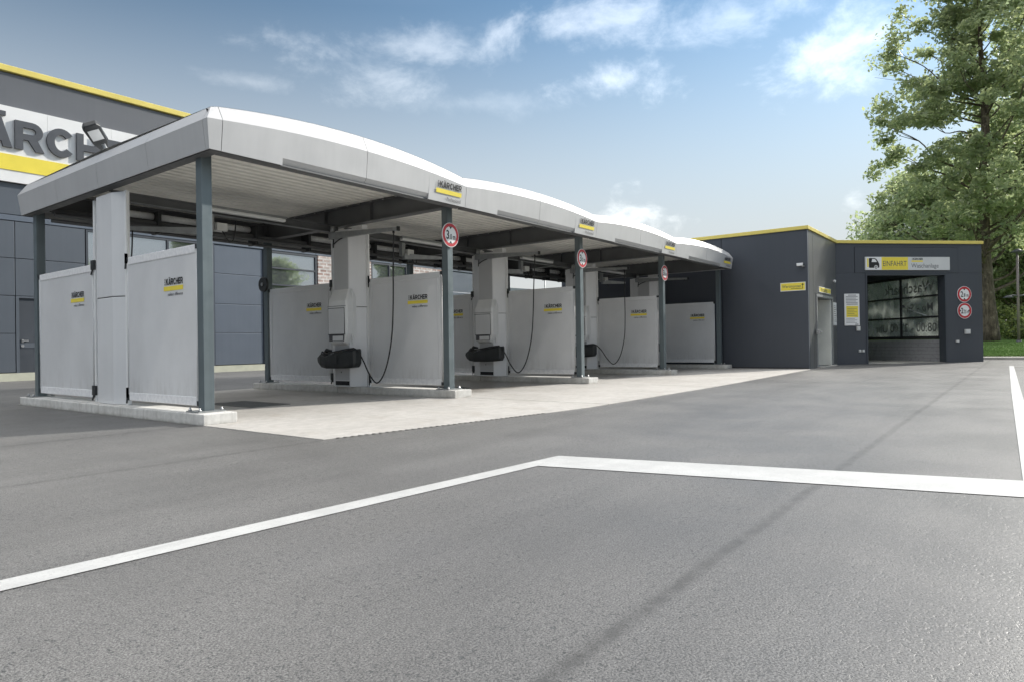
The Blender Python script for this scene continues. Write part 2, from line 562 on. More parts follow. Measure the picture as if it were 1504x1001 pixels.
def bark():
    a = NT('bark')
    n = a.noise(a.mapping(a.pos, (6, 6, 1.5)), 1.5, 6, 0.65)
    n2 = a.noise(a.pos, 3, 4, 0.6)
    c = a.mix(a.ramp(n, 0.3, 0.7), (0.055, 0.042, 0.032), (0.17, 0.135, 0.10))
    c = a.mix(a.ramp(n2, 0.55, 0.68), c, (0.24, 0.20, 0.15))
    a.color(c)
    a.set(rough=0.9)
    a.bump(n, 0.7, 0.05)
    M['bark'] = a.m
bark()

# ------------------------------------------------------------------ mesh helpers
class MB:
    """collects shapes in world (or local) coordinates; one MB is one mesh object"""
    def __init__(s, xf=None):
        s.v, s.f, s.xf = [], [], xf
        s.smooth = False
    def add(s, vs_, fs):
        o = len(s.v)
        if s.xf:
            vs_ = [s.xf(*p) for p in vs_]
        s.v += [tuple(p) for p in vs_]
        s.f += [tuple(i + o for i in f) for f in fs]
        return s
    def box(s, x0, x1, y0, y1, z0, z1):
        v = [(x, y, z) for z in (z0, z1) for y in (y0, y1) for x in (x0, x1)]
        return s.add(v, [(0, 2, 3, 1), (4, 5, 7, 6), (0, 1, 5, 4), (2, 6, 7, 3), (0, 4, 6, 2), (1, 3, 7, 5)])
    def prism(s, poly, axis, a0, a1):
        """poly: list of 2D points; axis 'x': (y,z), 'y': (x,z), 'z': (x,y)"""
        n = len(poly)
        def mk(p, a):
            return {'x': (a, p[0], p[1]), 'y': (p[0], a, p[1]), 'z': (p[0], p[1], a)}[axis]
        v = [mk(p, a0) for p in poly] + [mk(p, a1) for p in poly]
        f = [tuple(range(n)), tuple(range(2 * n - 1, n - 1, -1))]
        f += [(i, i + n, (i + 1) % n + n, (i + 1) % n) for i in range(n)]
        return s.add(v, f)
    def loft(s, rings, cap=True):
        n = len(rings[0])
        v = [p for r in rings for p in r]
        f = []
        for k in range(len(rings) - 1):
            for i in range(n):
                j = (i + 1) % n
                f.append((k * n + i, k * n + j, (k + 1) * n + j, (k + 1) * n + i))
        if cap:
            f.append(tuple(range(n - 1, -1, -1)))
            f.append(tuple(range((len(rings) - 1) * n, len(rings) * n)))
        return s.add(v, f)
    def tube(s, pts, r, n=8):
        pts = [Vector(p) for p in pts]
        rs = r if isinstance(r, (list, tuple)) else [r] * len(pts)
        rings = []
        prev = None
        for i, p in enumerate(pts):
            t = (pts[min(i + 1, len(pts) - 1)] - pts[max(i - 1, 0)]).normalized()
            if prev is None:
                prev = t.orthogonal().normalized()
            a = (prev - t * prev.dot(t))
            a = a.normalized() if a.length > 1e-6 else t.orthogonal().normalized()
            prev = a
            b = t.cross(a)
            rings.append([tuple(p + (a * math.cos(2 * math.pi * k / n) + b * math.sin(2 * math.pi * k / n)) * rs[i]) for k in range(n)])
        s.smooth = True
        return s.loft(rings)
    def cyl(s, p0, p1, r, n=16):
        return s.tube([p0, p1], r, n)

def spline(pts, n=8):
    """Catmull-Rom through points"""
    P = [Vector(p) for p in pts]
    P = [P[0] * 2 - P[1]] + P + [P[-1] * 2 - P[-2]]
    out = []
    for i in range(1, len(P) - 2):
        for k in range(n):
            t = k / n
            a, b, c, d = P[i - 1], P[i], P[i + 1], P[i + 2]
            out.append(0.5 * ((2 * b) + (c - a) * t + (2 * a - 5 * b + 4 * c - d) * t * t + (3 * b - a - 3 * c + d) * t ** 3))
    out.append(P[-2])
    return out

def mesh_obj(name, mb, mat, loc=(0, 0, 0), bevel=0.0, smooth=None):
    me = bpy.data.meshes.new(name)
    L = Vector(loc)
    me.from_pydata([(p[0] - L.x, p[1] - L.y, p[2] - L.z) for p in mb.v], [], mb.f)
    import bmesh
    bm = bmesh.new()
    bm.from_mesh(me)
    bmesh.ops.recalc_face_normals(bm, faces=bm.faces)
    bm.to_mesh(me)
    bm.free()
    me.materials.append(M[mat])
    sm = mb.smooth if smooth is None else smooth
    if sm:
        me.polygons.foreach_set('use_smooth', [len(p.vertices) <= 4 for p in me.polygons])
    me.update()
    o = bpy.data.objects.new(name, me)
    COL.objects.link(o)
    if bevel:
        md = o.modifiers.new('bevel', 'BEVEL')
        md.width = bevel
        md.segments = 2
        md.limit_method = 'ANGLE'
        md.angle_limit = rad(40)
    return o

def tag(o, label=None, cat=None, group=None, kind=None):
    for k, v in (('label', label), ('category', cat), ('group', group), ('kind', kind)):
        if v:
            o[k] = v
    return o

class Thing:
    def __init__(s, name, loc, label=None, cat=None, group=None, kind=None):
        s.o = bpy.data.objects.new(name, None)
        s.o.empty_display_size = 0.2
        COL.objects.link(s.o)
        s.o.location = loc
        s.loc = Vector(loc)
        tag(s.o, label, cat, group, kind)
    def part(s, name, mb, mat, bevel=0.0, parent=None, label=None, kind=None, smooth=None):
        o = mesh_obj(name, mb, mat, s.loc, bevel, smooth)
        o.parent = parent or s.o
        tag(o, label, kind=kind)
        return o
    def adopt(s, o, parent=None):
        """object with a world matrix becomes a part (the root carries no rotation or scale)"""
        m = o.matrix_world.copy()
        o.parent = parent or s.o
        o.matrix_basis = Matrix.Translation(-s.loc) @ m
        return o

def solo(name, mb, mat, loc, label, cat=None, group=None, kind=None, bevel=0.0, smooth=None):
    o = mesh_obj(name, mb, mat, loc, bevel, smooth)
    o.location = loc
    return tag(o, label, cat, group, kind)

def children_of(o):
    return [c for c in COL.objects if c.parent == o]

def copy_tree(o, parent=None):
    kids = children_of(o)
    c = o.copy()
    COL.objects.link(c)
    if parent:
        c.parent = parent
    for k in kids:
        copy_tree(k, c)
    return c

def text_mesh(name, body, size, origin, right, up, mat, bold=0.0, xs=1.0, extrude=0.0, align='LEFT', spacing=1.0, shear=0.0, fit=0.0):
    """flat (or extruded) lettering; origin is the lower left / lower centre of the text line. verts end up in world space"""
    cu = bpy.data.curves.new(name, 'FONT')
    cu.body = body
    cu.size = size
    cu.offset = bold * size
    cu.extrude = extrude
    cu.align_x = align
    cu.space_character = spacing
    cu.shear = shear
    cu.resolution_u = 3
    o = bpy.data.objects.new(name, cu)
    COL.objects.link(o)
    dg = bpy.context.evaluated_depsgraph_get()
    me = bpy.data.meshes.new_from_object(o.evaluated_get(dg))
    bpy.data.objects.remove(o)
    if fit:
        xx = [v_.co.x for v_ in me.vertices]
        me.transform(Matrix.Translation((-min(xx), 0, 0)))
        xs = fit / (max(xx) - min(xx))
    R, U = Vector(right).normalized(), Vector(up).normalized()
    N = R.cross(U)
    m = Matrix((R * xs, U, N)).transposed().to_4x4()
    m.translation = Vector(origin)
    me.transform(m)
    me.materials.clear()
    me.materials.append(M[mat])
    me.name = name
    return me

def text_part(T, name, parent=None, **kw):
    me = text_mesh(name, **kw)
    me.transform(Matrix.Translation(-T.loc))
    o = bpy.data.objects.new(name, me)
    COL.objects.link(o)
    o.parent = parent or T.o
    return o

def glyph(ch):
    """bold grotesque capitals as non-overlapping convex pieces in a 1 x 1 box (dots of the umlaut above)"""
    w = .27
    def arc(cx, cy, ro_x, ro_y, ri_x, ri_y, a0, a1, n=10):
        P = []
        for k in range(n):
            t0, t1 = rad(a0 + (a1 - a0) * k / n), rad(a0 + (a1 - a0) * (k + 1) / n)
            P.append([(cx + ri_x * math.cos(t0), cy + ri_y * math.sin(t0)), (cx + ro_x * math.cos(t0), cy + ro_y * math.sin(t0)),
                      (cx + ro_x * math.cos(t1), cy + ro_y * math.sin(t1)), (cx + ri_x * math.cos(t1), cy + ri_y * math.sin(t1))])
        return P
    if ch == 'H':
        return [[(0, 0), (w, 0), (w, 1), (0, 1)], [(1 - w, 0), (1, 0), (1, 1), (1 - w, 1)], [(w, .38), (1 - w, .38), (1 - w, .62), (w, .62)]]
    if ch == 'E':
        return [[(0, 0), (w + .03, 0), (w + .03, 1), (0, 1)], [(w + .03, 0), (1, 0), (1, .22), (w + .03, .22)], [(w + .03, .395), (.92, .395), (.92, .605), (w + .03, .605)], [(w + .03, .78), (.98, .78), (.98, 1), (w + .03, 1)]]
    if ch == 'K':
        return [[(0, 0), (w, 0), (w, 1), (0, 1)], [(w, .30), (w, .62), (.64, 1), (.98, 1)], [(.405, .435), (.66, 0), (1, 0), (.605, .64)]]
    if ch == 'A':
        return [[(0, 0), (.29, 0), (.50, .72), (.50, 1), (.34, 1)], [(1, 0), (.71, 0), (.50, .72), (.50, 1), (.66, 1)], [(.3425, .18), (.6575, .18), (.599, .38), (.401, .38)],
                [(.20, 1.06), (.42, 1.06), (.42, 1.22), (.20, 1.22)], [(.58, 1.06), (.80, 1.06), (.80, 1.22), (.58, 1.22)]]
    if ch == 'C':
        return arc(.52, .5, .52, .52, .24, .29, 38, 322, 22)
    if ch == 'R':
        P = [[(0, 0), (w, 0), (w, 1), (0, 1)], [(w, .79), (.58, .79), (.58, 1), (w, 1)], [(w, .36), (.58, .36), (.58, .57), (w, .57)]]
        P += arc(.58, .68, .38, .32, .14, .11, -90, 90, 10)
        P += [[(.45, .36), (.70, 0), (1, 0), (.76, .405), (.70, .383), (.58, .36)]]
        return P

def word_mb(origin, right, up, height, width, thick=0.0):
    R, U = Vector(right).normalized(), Vector(up).normalized()
    N = R.cross(U)
    O = Vector(origin)
    adv = {'K': 1.0, 'A': 1.02, 'R': .98, 'C': .98, 'H': .96, 'E': .86}
    gap = .09
    tot = sum(adv[c] for c in 'KARCHER') + gap * 6
    k = width / tot
    x = 0.0
    out = []
    for c in 'KARCHER':
        mb = MB()
        for poly in glyph(c):
            pts = [O + R * ((x + px * adv[c]) * k) + U * (py * height) for px, py in poly]
            n_ = len(pts)
            if thick:
                mb.add([tuple(p) for p in pts] + [tuple(p + N * thick) for p in pts],
                       [tuple(range(n_)), tuple(range(2 * n_ - 1, n_ - 1, -1))] + [(i_, (i_ + 1) % n_, (i_ + 1) % n_ + n_, i_ + n_) for i_ in range(n_)])
            else:
                mb.add([tuple(p) for p in pts], [tuple(range(n_))])
        out.append(mb)
        x += adv[c] + gap
    return out

# ------------------------------------------------------------------ ground
g = MB()
g.add([(-400, -400, 0), (700, -400, 0), (700, 500, 0), (-400, 500, 0)], [(0, 1, 2, 3)])
solo('asphalt_yard', g, 'asphalt', (0, 0, 0), 'grey asphalt yard with fine dark seams in front of the wash bays', kind='structure')

# painted lines, each a sheet 4 mm above the asphalt
def sheet(poly, z):
    mb = MB()
    mb.add([(x, y, z) for x, y in poly], [tuple(range(len(poly)))])
    return mb
solo('road_marking', sheet([(-14, -4.335), (0.07, -5.246), (0.205, -5.256), (-0.27, -5.38), (-14, -4.49)], 0.004), 'road_paint', (0, 0, 0),
     'long thin white line running to the left edge of the yard', kind='structure')
solo('road_marking', sheet([(0.205, -5.258), (2.05, -12.75), (1.40, -12.75), (-0.27, -5.382)], 0.0045), 'road_paint', (0, 0, 0),
     'broad white stop line crossing the foreground to the right', kind='structure')
solo('road_marking', sheet([(0.6, -8.37), (9.54, -8.21), (22.61, -8.01), (22.64, -8.13), (8.19, -8.37), (0.6, -8.50)], 0.005), 'road_paint', (0, 0, 0),
     'thin white line running away along the right edge of the yard', kind='structure')
solo('road_marking', sheet([(22.64, -8.135), (22.64, -13), (22.50, -13), (22.50, -8.15)], 0.0055), 'road_paint', (0, 0, 0),
     'short white cross line at the far right end of the yard', kind='structure')

# concrete apron made of slabs
apron = Thing('concrete_apron', (0, 0, 0), 'pale concrete apron of large slabs under the wash bays', kind='structure')
def front_y(x):
    pts = [(-0.25, -2.70), (1.8, -3.02), (3.8, -3.30), (9.1, -3.28), (13.1, -3.14), (18.9, -2.93)]
    for (xa, ya), (xb, yb) in zip(pts, pts[1:]):
        if x <= xb:
            return ya + (yb - ya) * (x - xa) / (xb - xa)
    return pts[-1][1]
xs_cut = [-0.235, 4.6, 9.2, 13.8, 18.785]
G = 0.012
for i in range(4):
    xa, xb = xs_cut[i] + (G if i else 0), xs_cut[i + 1] - (G if i < 3 else 0)
    for ya, yb in ((None, 1.15), (1.15, 6.08)):
        mb = MB()
        if ya is None:
            poly = [(xa, front_y(xa))]
            k = xa + 0.7
            while k < xb - 0.2:
                poly.append((k, front_y(k)))
                k += 0.7
            poly += [(xb, front_y(xb)), (xb, yb - G), (xa, yb - G)]
        else:
            poly = [(xa, ya), (xb, ya), (xb, yb), (xa, yb)]
        mb.prism(poly, 'z', -0.05, 0.008)
        apron.part('slab', mb, 'apron')
# ragged saw-tooth asphalt edge along the first metres of the apron
mb = MB()
x = -0.1
while x < 3.0:
    y = front_y(x)
    mb.add([(x, y - .02, 0.0105), (x + 0.05, front_y(x + .05) - .02, 0.0105), (x + 0.03, y + 0.022, 0.0105), (x + 0.015, y + .022, 0.0105)], [(0, 1, 2, 3)])
    x += 0.085
apron.part('asphalt_tooth_edge', mb, 'asphalt', kind='stuff')

# drain grates sunk into each bay
rng = random.Random(4)
def drain(ix, label):
    cx = ix * 4.6 + 1.82
    t = Thing('drain_grate', (cx, 2.05, 0.008), label, 'drain', 'drain grates in the bay floors')
    fr = MB()
    for a in ((cx - .36, cx + .36, 1.36, 1.40), (cx - .36, cx + .36, 2.70, 2.74), (cx - .36, cx - .32, 1.40, 2.70), (cx + .32, cx + .36, 1.40, 2.70)):
        fr.box(*a, 0.004, 0.016)
    t.part('frame', fr, 'grate_steel')
    b = MB().box(cx - .32, cx + .32, 1.40, 2.70, 0.0085, 0.0095)
    t.part('pit', b, 'dark_joint')
    bars = MB()
    for k in range(26):
        y = 1.43 + k * 0.05
        bars.box(cx - .32, cx + .32, y, y + 0.02, 0.0097, 0.0155)
    t.part('bars', bars, 'grate_steel', kind='stuff')
for i, l in enumerate(('dark steel drain grate in the floor of the nearest bay', 'dark steel drain grate in the second bay from the left',
                       'dark steel drain grate in the third bay from the left', 'dark steel drain grate in the bay beside the anthracite building')):
    drain(i, l)

# ------------------------------------------------------------------ plinths
PH = 0.1425
row_words = ['leftmost row', 'second row from the left', 'third row from the left', 'fourth row from the left', 'last row beside the dark building']
for i in range(5):
    x = i * 4.6 - 0.012
    mb = MB()
    # two cast lengths with a hairline joint, chipped front corner
    c = 0.02
    t = Thing('concrete_plinth', (x, 2.8, 0), 'long low white concrete plinth under the posts of the ' + row_words[i], 'plinth', 'plinths of the wash bays')
    for k, (ya, yb) in enumerate(((-0.355, 2.895), (2.905, 5.97))):
        mb = MB().box(x - .227, x + .227, ya, yb, 0.0, PH)
        t.part('concrete_block', mb, 'plinth', bevel=0.012)

# ------------------------------------------------------------------ canopy
canopy = Thing('wash_canopy', (9.2, 2.7, 0), 'long silver canopy with four arched roof bays on dark steel posts', 'canopy')
AH = 0.0703
YB = 5.684
for i in range(5):
    for y in (0.0, YB):
        x = i * 4.6
        mb = MB().box(x - AH, x + AH, y - AH, y + AH, PH + 0.016, 3.47)
        p = canopy.part('post', mb, 'post_paint', bevel=0.006)
        mb = MB().box(x - .19, x + .17, y - .155, y + .155, PH + 0.002, PH + 0.018)
        bp = canopy.part('base_plate', mb, 'galv', parent=p)
        for sx in (-.155, .135):
            for sy in (-.12, .12):
                b = MB()
                b.cyl((x + sx, y + sy, PH + 0.018), (x + sx, y + sy, PH + 0.06), 0.013, 8)
                b.cyl((x + sx, y + sy, PH + 0.018), (x + sx, y + sy, PH + 0.038), 0.022, 6)
                canopy.part('anchor_bolt', b, 'steel', parent=p)
# cross beams: I sections over each row of posts
ZB0, ZB1 = 3.45, 3.85
for i in range(5):
    x = i * 4.6 + (0.0 if i < 4 else -0.06)
    mb = MB()
    mb.box(x - .09, x + .09, -.36, 5.86, ZB0, ZB0 + .02)
    mb.box(x - .09, x + .09, -.36, 5.86, ZB1 - .02, ZB1)
    mb.box(x - .008, x + .008, -.355, 5.855, ZB0 + .02, ZB1 - .02)
    for y in (0.0, 2.0, 3.45, YB):
        mb.box(x - .085, x + .085, y - .006, y + .006, ZB0 + .02, ZB1 - .02)
    b = canopy.part('cross_beam', mb, 'beam_paint')
    # sheet clips that grip the upper flange
    cl = MB()
    for k in range(14):
        y = 0.5 + k * 0.36
        cl.box(x - .115, x - .085, y, y + .03, ZB1 - .035, ZB1 - .004)
    canopy.part('sheet_clips', cl, 'galv', parent=b, kind='stuff')
# longitudinal rails under the beams, front edge angle, rear beam
for i in range(4):
    x0, x1 = i * 4.6 + .10, (i + 1) * 4.6 - .10
    mb = MB()
    mb.box(x0, x1, 2.92, 3.05, 3.30, 3.315)
    mb.box(x0, x1, 2.975, 2.99, 3.315, 3.435)
    mb.box(x0, x1, 2.92, 3.05, 3.435, 3.449)
    canopy.part('service_rail', mb, 'beam_paint')
    mb = MB()
    mb.box(x0, x1, YB - .08, YB + .08, 3.46, 3.48)
    mb.box(x0, x1, YB - .01, YB + .01, 3.48, 3.78)
    mb.box(x0, x1, YB - .08, YB + .08, 3.78, 3.80)
    canopy.part('rear_beam', mb, 'beam_paint')
# ceiling: trapezoidal sheet, ribs run along the row
for i in range(4):
    x0, x1 = i * 4.6 + (-0.10 if i == 0 else 0.0), (i + 1) * 4.6 - (0.16 if i == 3 else 0.0)
    mb = MB()
    y = -0.40
    prof = []
    while y < 5.84:
        prof += [(y, 3.852), (y + .105, 3.852), (y + .13, 3.885), (y + .175, 3.885)]
        y += .20
    v = [(x0, a, b) for a, b in prof] + [(x1, a, b) for a, b in prof]
    n = len(prof)
    mb.add(v, [(k, k + 1, k + 1 + n, k + n) for k in range(n - 1)])
    canopy.part('ceiling_sheet', mb, 'ceiling')

# fascia and roof shells
FX = [-0.196, 4.54, 9.15, 13.68, 18.29]
ZBOT = 3.385
def arch(b, x):
    t = (x - FX[b]) / (FX[b + 1] - FX[b])
    return 4 * t * (1 - t)
def zk(b, x):
    return 3.745 + (0.135 if b == 0 else 0.115) * arch(b, x)
def zt(b, x):
    return 3.925 + (0.19 if b == 0 else 0.125) * arch(b, x)
YK, YT, YBO, YRE = -0.545, -0.44, -0.50, -0.425
def prof_front(b, x, rec, inset=0.0):
    pts = []
    if rec:
        pts.append((YRE, ZBOT))
        pts.append((-0.507, 3.482))
    else:
        pts.append((YBO, ZBOT))
        pts.append((YBO + (YK - YBO) * (3.482 - ZBOT) / (zk(b, x) - ZBOT), 3.482))
    pts.append((YK, zk(b, x)))
    pts.append((YT, zt(b, x)))
    return pts
for b in range(4):
    xa, xb = FX[b], FX[b + 1]
    L = xb - xa
    r0, r1 = xa + 1.02 if b == 0 else xa + .92, xb - .93
    if b == 3:
        r1 = xb - 1.05
    mid = (xa + xb) / 2 + (.1 if b == 0 else 0)
    cuts = [(xa, mid), (mid, xb)]
    if b == 0:
        cuts = [(xa, xa + .155), (xa + .155, mid), (mid, xb)]
    for ca, cb in cuts:
        g1 = 0.004
        a0, a1 = ca + (g1 if ca != xa or b else 0), cb - (g1 if not (b == 3 and cb == xb) else 0)
        cols = []
        def seg(u0, u1, rec):
            n = max(1, int(math.ceil((u1 - u0) / 0.16)))
            for k in range(n + 1):
                cols.append((u0 + (u1 - u0) * k / n, rec))
        bounds = sorted(set([a0, a1] + [r for r in (r0, r1) if a0 < r < a1]))
        for u0, u1 in zip(bounds, bounds[1:]):
            seg(u0, u1, r0 - 1e-6 <= (u0 + u1) / 2 <= r1)
        mb = MB()
        rec = MB()
        main, low = [], []
        for (u, rc) in cols:
            p = prof_front(b, u, rc)
            # mitre at the two ends of the canopy
            def q(yz):
                y, z = yz
                if b == 0 and u == FX[0]:
                    return (u + (y - YBO), y, z)
                if b == 3 and u == FX[4]:
                    return (u - (y - YBO) , y, z)
                return (u, y, z)
            main.append([q(t_) for t_ in p])
        o0 = len(mb.v)
        v, f, fl = [], [], []
        for c_ in main:
            v += c_
        for k in range(len(main) - 1):
            for j in range(3):
                quad = (k * 4 + j, (k + 1) * 4 + j, (k + 1) * 4 + j + 1, k * 4 + j + 1)
                if j == 0 and cols[k][1] and cols[k + 1][1]:
                    fl.append(quad)
                else:
                    f.append(quad)
        mb.add(v, f)
        mb.smooth = False
        fp = canopy.part('fascia_panel', mb, 'silver')
        md = fp.modifiers.new('thickness', 'SOLIDIFY')
        md.thickness = 0.012
        md.offset = -1
        if fl:
            used_ = sorted({q_ for f_ in fl for q_ in f_})
            ix_ = {q_: k_ for k_, q_ in enumerate(used_)}
            rec.add([v[q_] for q_ in used_], [tuple(ix_[q_] for q_ in f_) for f_ in fl])
            # little upright ends of the recess
            ro = canopy.part('drip_recess', rec, 'silver_recess', parent=fp)
            md = ro.modifiers.new('thickness', 'SOLIDIFY')
            md.thickness = 0.01
            md.offset = -1
    # dark backing behind the joints
    back = MB()
    vv = []
    for k in range(25):
        u = xa + .01 + (L - .02) * k / 24
        vv += [(u, YBO + .03, ZBOT + .02), (u, YK + .035, zk(b, u)), (u, YT + .03, zt(b, u) - .03)]
    back.add(vv, [(3 * k + j, 3 * k + 3 + j, 3 * k + 4 + j, 3 * k + 1 + j) for k in range(24) for j in range(2) if not (r0 - .3 < xa + L * k / 24 < r1 + .1 and j == 0)])
    canopy.part('fascia_backing', back, 'dark_joint')
    # roof shell of the bay
    shell = MB()
    n = 28
    vv = []
    for k in range(n + 1):
        u = xa + L * k / n
        for y in (YT - .002, 2.7, 5.86):
            uu = u
            vv.append((min(max(uu, FX[0] + .06), FX[4] - .06), y, zt(b, u) + (.05 if y == 2.7 else 0.002)))
    shell.add(vv, [(3 * k + j, 3 * k + 3 + j, 3 * k + 4 + j, 3 * k + 1 + j) for k in range(n) for j in range(2)])
    sh = canopy.part('roof_shell', shell, 'roof_white', smooth=True)
# soffit trim behind the front fascia
for b in range(4):
    mb = MB().box(FX[b] + .03, FX[b + 1] - .03, -0.47, -0.30, ZBOT - .004, ZBOT + .016)
    canopy.part('soffit_trim', mb, 'beam_paint')
mb = MB().box(-.165, -.02, -.29, 5.85, ZBOT - .004, ZBOT + .016)
canopy.part('soffit_trim', mb, 'beam_paint')
mb = MB().box(-.09, -.07, -.28, 5.85, ZBOT + .016, 3.85)
canopy.part('edge_beam', mb, 'beam_paint')
mb = MB().box(18.22, 18.24, -.28, 5.85, ZBOT + .016, 3.85)
canopy.part('edge_beam', mb, 'beam_paint')
# side fascias (left end faces the yard) and rear fascia
def side_fascia(xsgn, x0, cuts):
    for ca, cb in zip(cuts, cuts[1:]):
        v = []
        for y, e in ((ca + .003, 0), (cb - .003, 1)):
            end0 = abs(ca - cuts[0]) < 1e-6 and e == 0
            end1 = abs(cb - cuts[-1]) < 1e-6 and e == 1
            for off, z in ((0.0, ZBOT), (-0.045, 3.745), (0.06, 3.925)):
                yy = y
                if end0:
                    yy = -0.50 + off
                if end1:
                    yy = 5.92 - off
                v.append((x0 + xsgn * off, yy, z))
        mb = MB().add(v, [(0, 3, 4, 1), (1, 4, 5, 2)])
        fp = canopy.part('fascia_panel', mb, 'silver')
        md = fp.modifiers.new('thickness', 'SOLIDIFY')
        md.thickness = 0.012
        md.offset = -1 if xsgn > 0 else 1
side_fascia(1, FX[0], [-0.50, -0.424, 1.07, 2.67, 4.24, 5.92])
side_fascia(-1, FX[4], [-0.50, 1.07, 2.67, 4.24, 5.92])
mb = MB().box(FX[0] + .03, FX[0] + .05, -.46, 5.88, ZBOT + .01, 3.74)
canopy.part('fascia_backing', mb, 'dark_joint')
for b in range(4):
    vv = []
    n = 20
    for k in range(n + 1):
        u = FX[b] + (FX[b + 1] - FX[b]) * k / n
        for y, z in ((5.92, ZBOT), (5.965, zk(b, u)), (5.86, zt(b, u))):
            uu = u
            if b == 0 and k == 0:
                uu = u - (y - 5.92)
            if b == 3 and k == n:
                uu = u + (y - 5.92)
            vv.append((uu, y, z))
    mb = MB().add(vv, [(3 * k + j, 3 * k + 3 + j, 3 * k + 4 + j, 3 * k + 1 + j) for k in range(n) for j in range(2)])
    canopy.part('fascia_panel', mb, 'silver', smooth=False)

# brand lettering printed on the fascia
def brand(T, origin, right, up, w, tagline, parent=None, big_tag=False, yel='yellow', ink='ink'):
    """small block, name, yellow bar and tagline; w = width of the yellow bar"""
    R, U = Vector(right), Vector(up)
    N = R.cross(U)
    O = Vector(origin)
    e = N * 0.003
    bar = MB()
    h = w * 0.115
    p = [O, O + R * w, O + R * w + U * h, O + U * h]
    bar.add([tuple(q + e) for q in p], [(0, 1, 2, 3)])
    T.part('logo_bar', bar, yel, parent=parent)
    wd = MB()
    for m_ in word_mb(O + R * (w * .125) + U * (h * 1.28) + e, R, U, w * .165, w * .865):
        wd.add(m_.v, m_.f)
    T.part('lettering', wd, ink, parent=parent, kind='stuff')
    blk = MB()
    p0 = O + R * (w * .05) + U * (h * 1.3)
    for k in range(3):
        a = p0 + U * (k * w * .06)
        ww = w * .035
        q = [a, a + R * ww, a + R * ww + U * (w * .045), a + U * (w * .045)]
        blk.add([tuple(t_ + e) for t_ in q], [(0, 1, 2, 3)])
    T.part('logo_block', blk, 'ink_grey', parent=parent)
    if big_tag:
        text_part(T, 'lettering', parent=parent, body=tagline, size=w * .14, origin=O + R * (w * .43) - U * (w * .165) + e, right=right, up=up, mat='ink_grey', fit=w * .55, bold=0.006)
    else:
        if tagline:
            text_part(T, 'lettering', parent=parent, body=tagline, size=w * .115, origin=O + R * (w * .22) - U * (w * .13) + e, right=right, up=up, mat='ink_grey', fit=w * .77, bold=0.012)
for b in range(4):
    w = .64
    xr = FX[b + 1] - .13 - w
    if b == 3:
        w, xr = .60, FX[4] - .78
    up = Vector((0, -0.122, 1)).normalized()
    zz0 = 3.55
    yy0 = YBO + (YK - YBO) * (zz0 - ZBOT) / (3.76 - ZBOT) - 0.006
    brand(canopy, (xr, yy0, zz0 - .02), (1, 0, 0), up, w, 'Professional', big_tag=True)

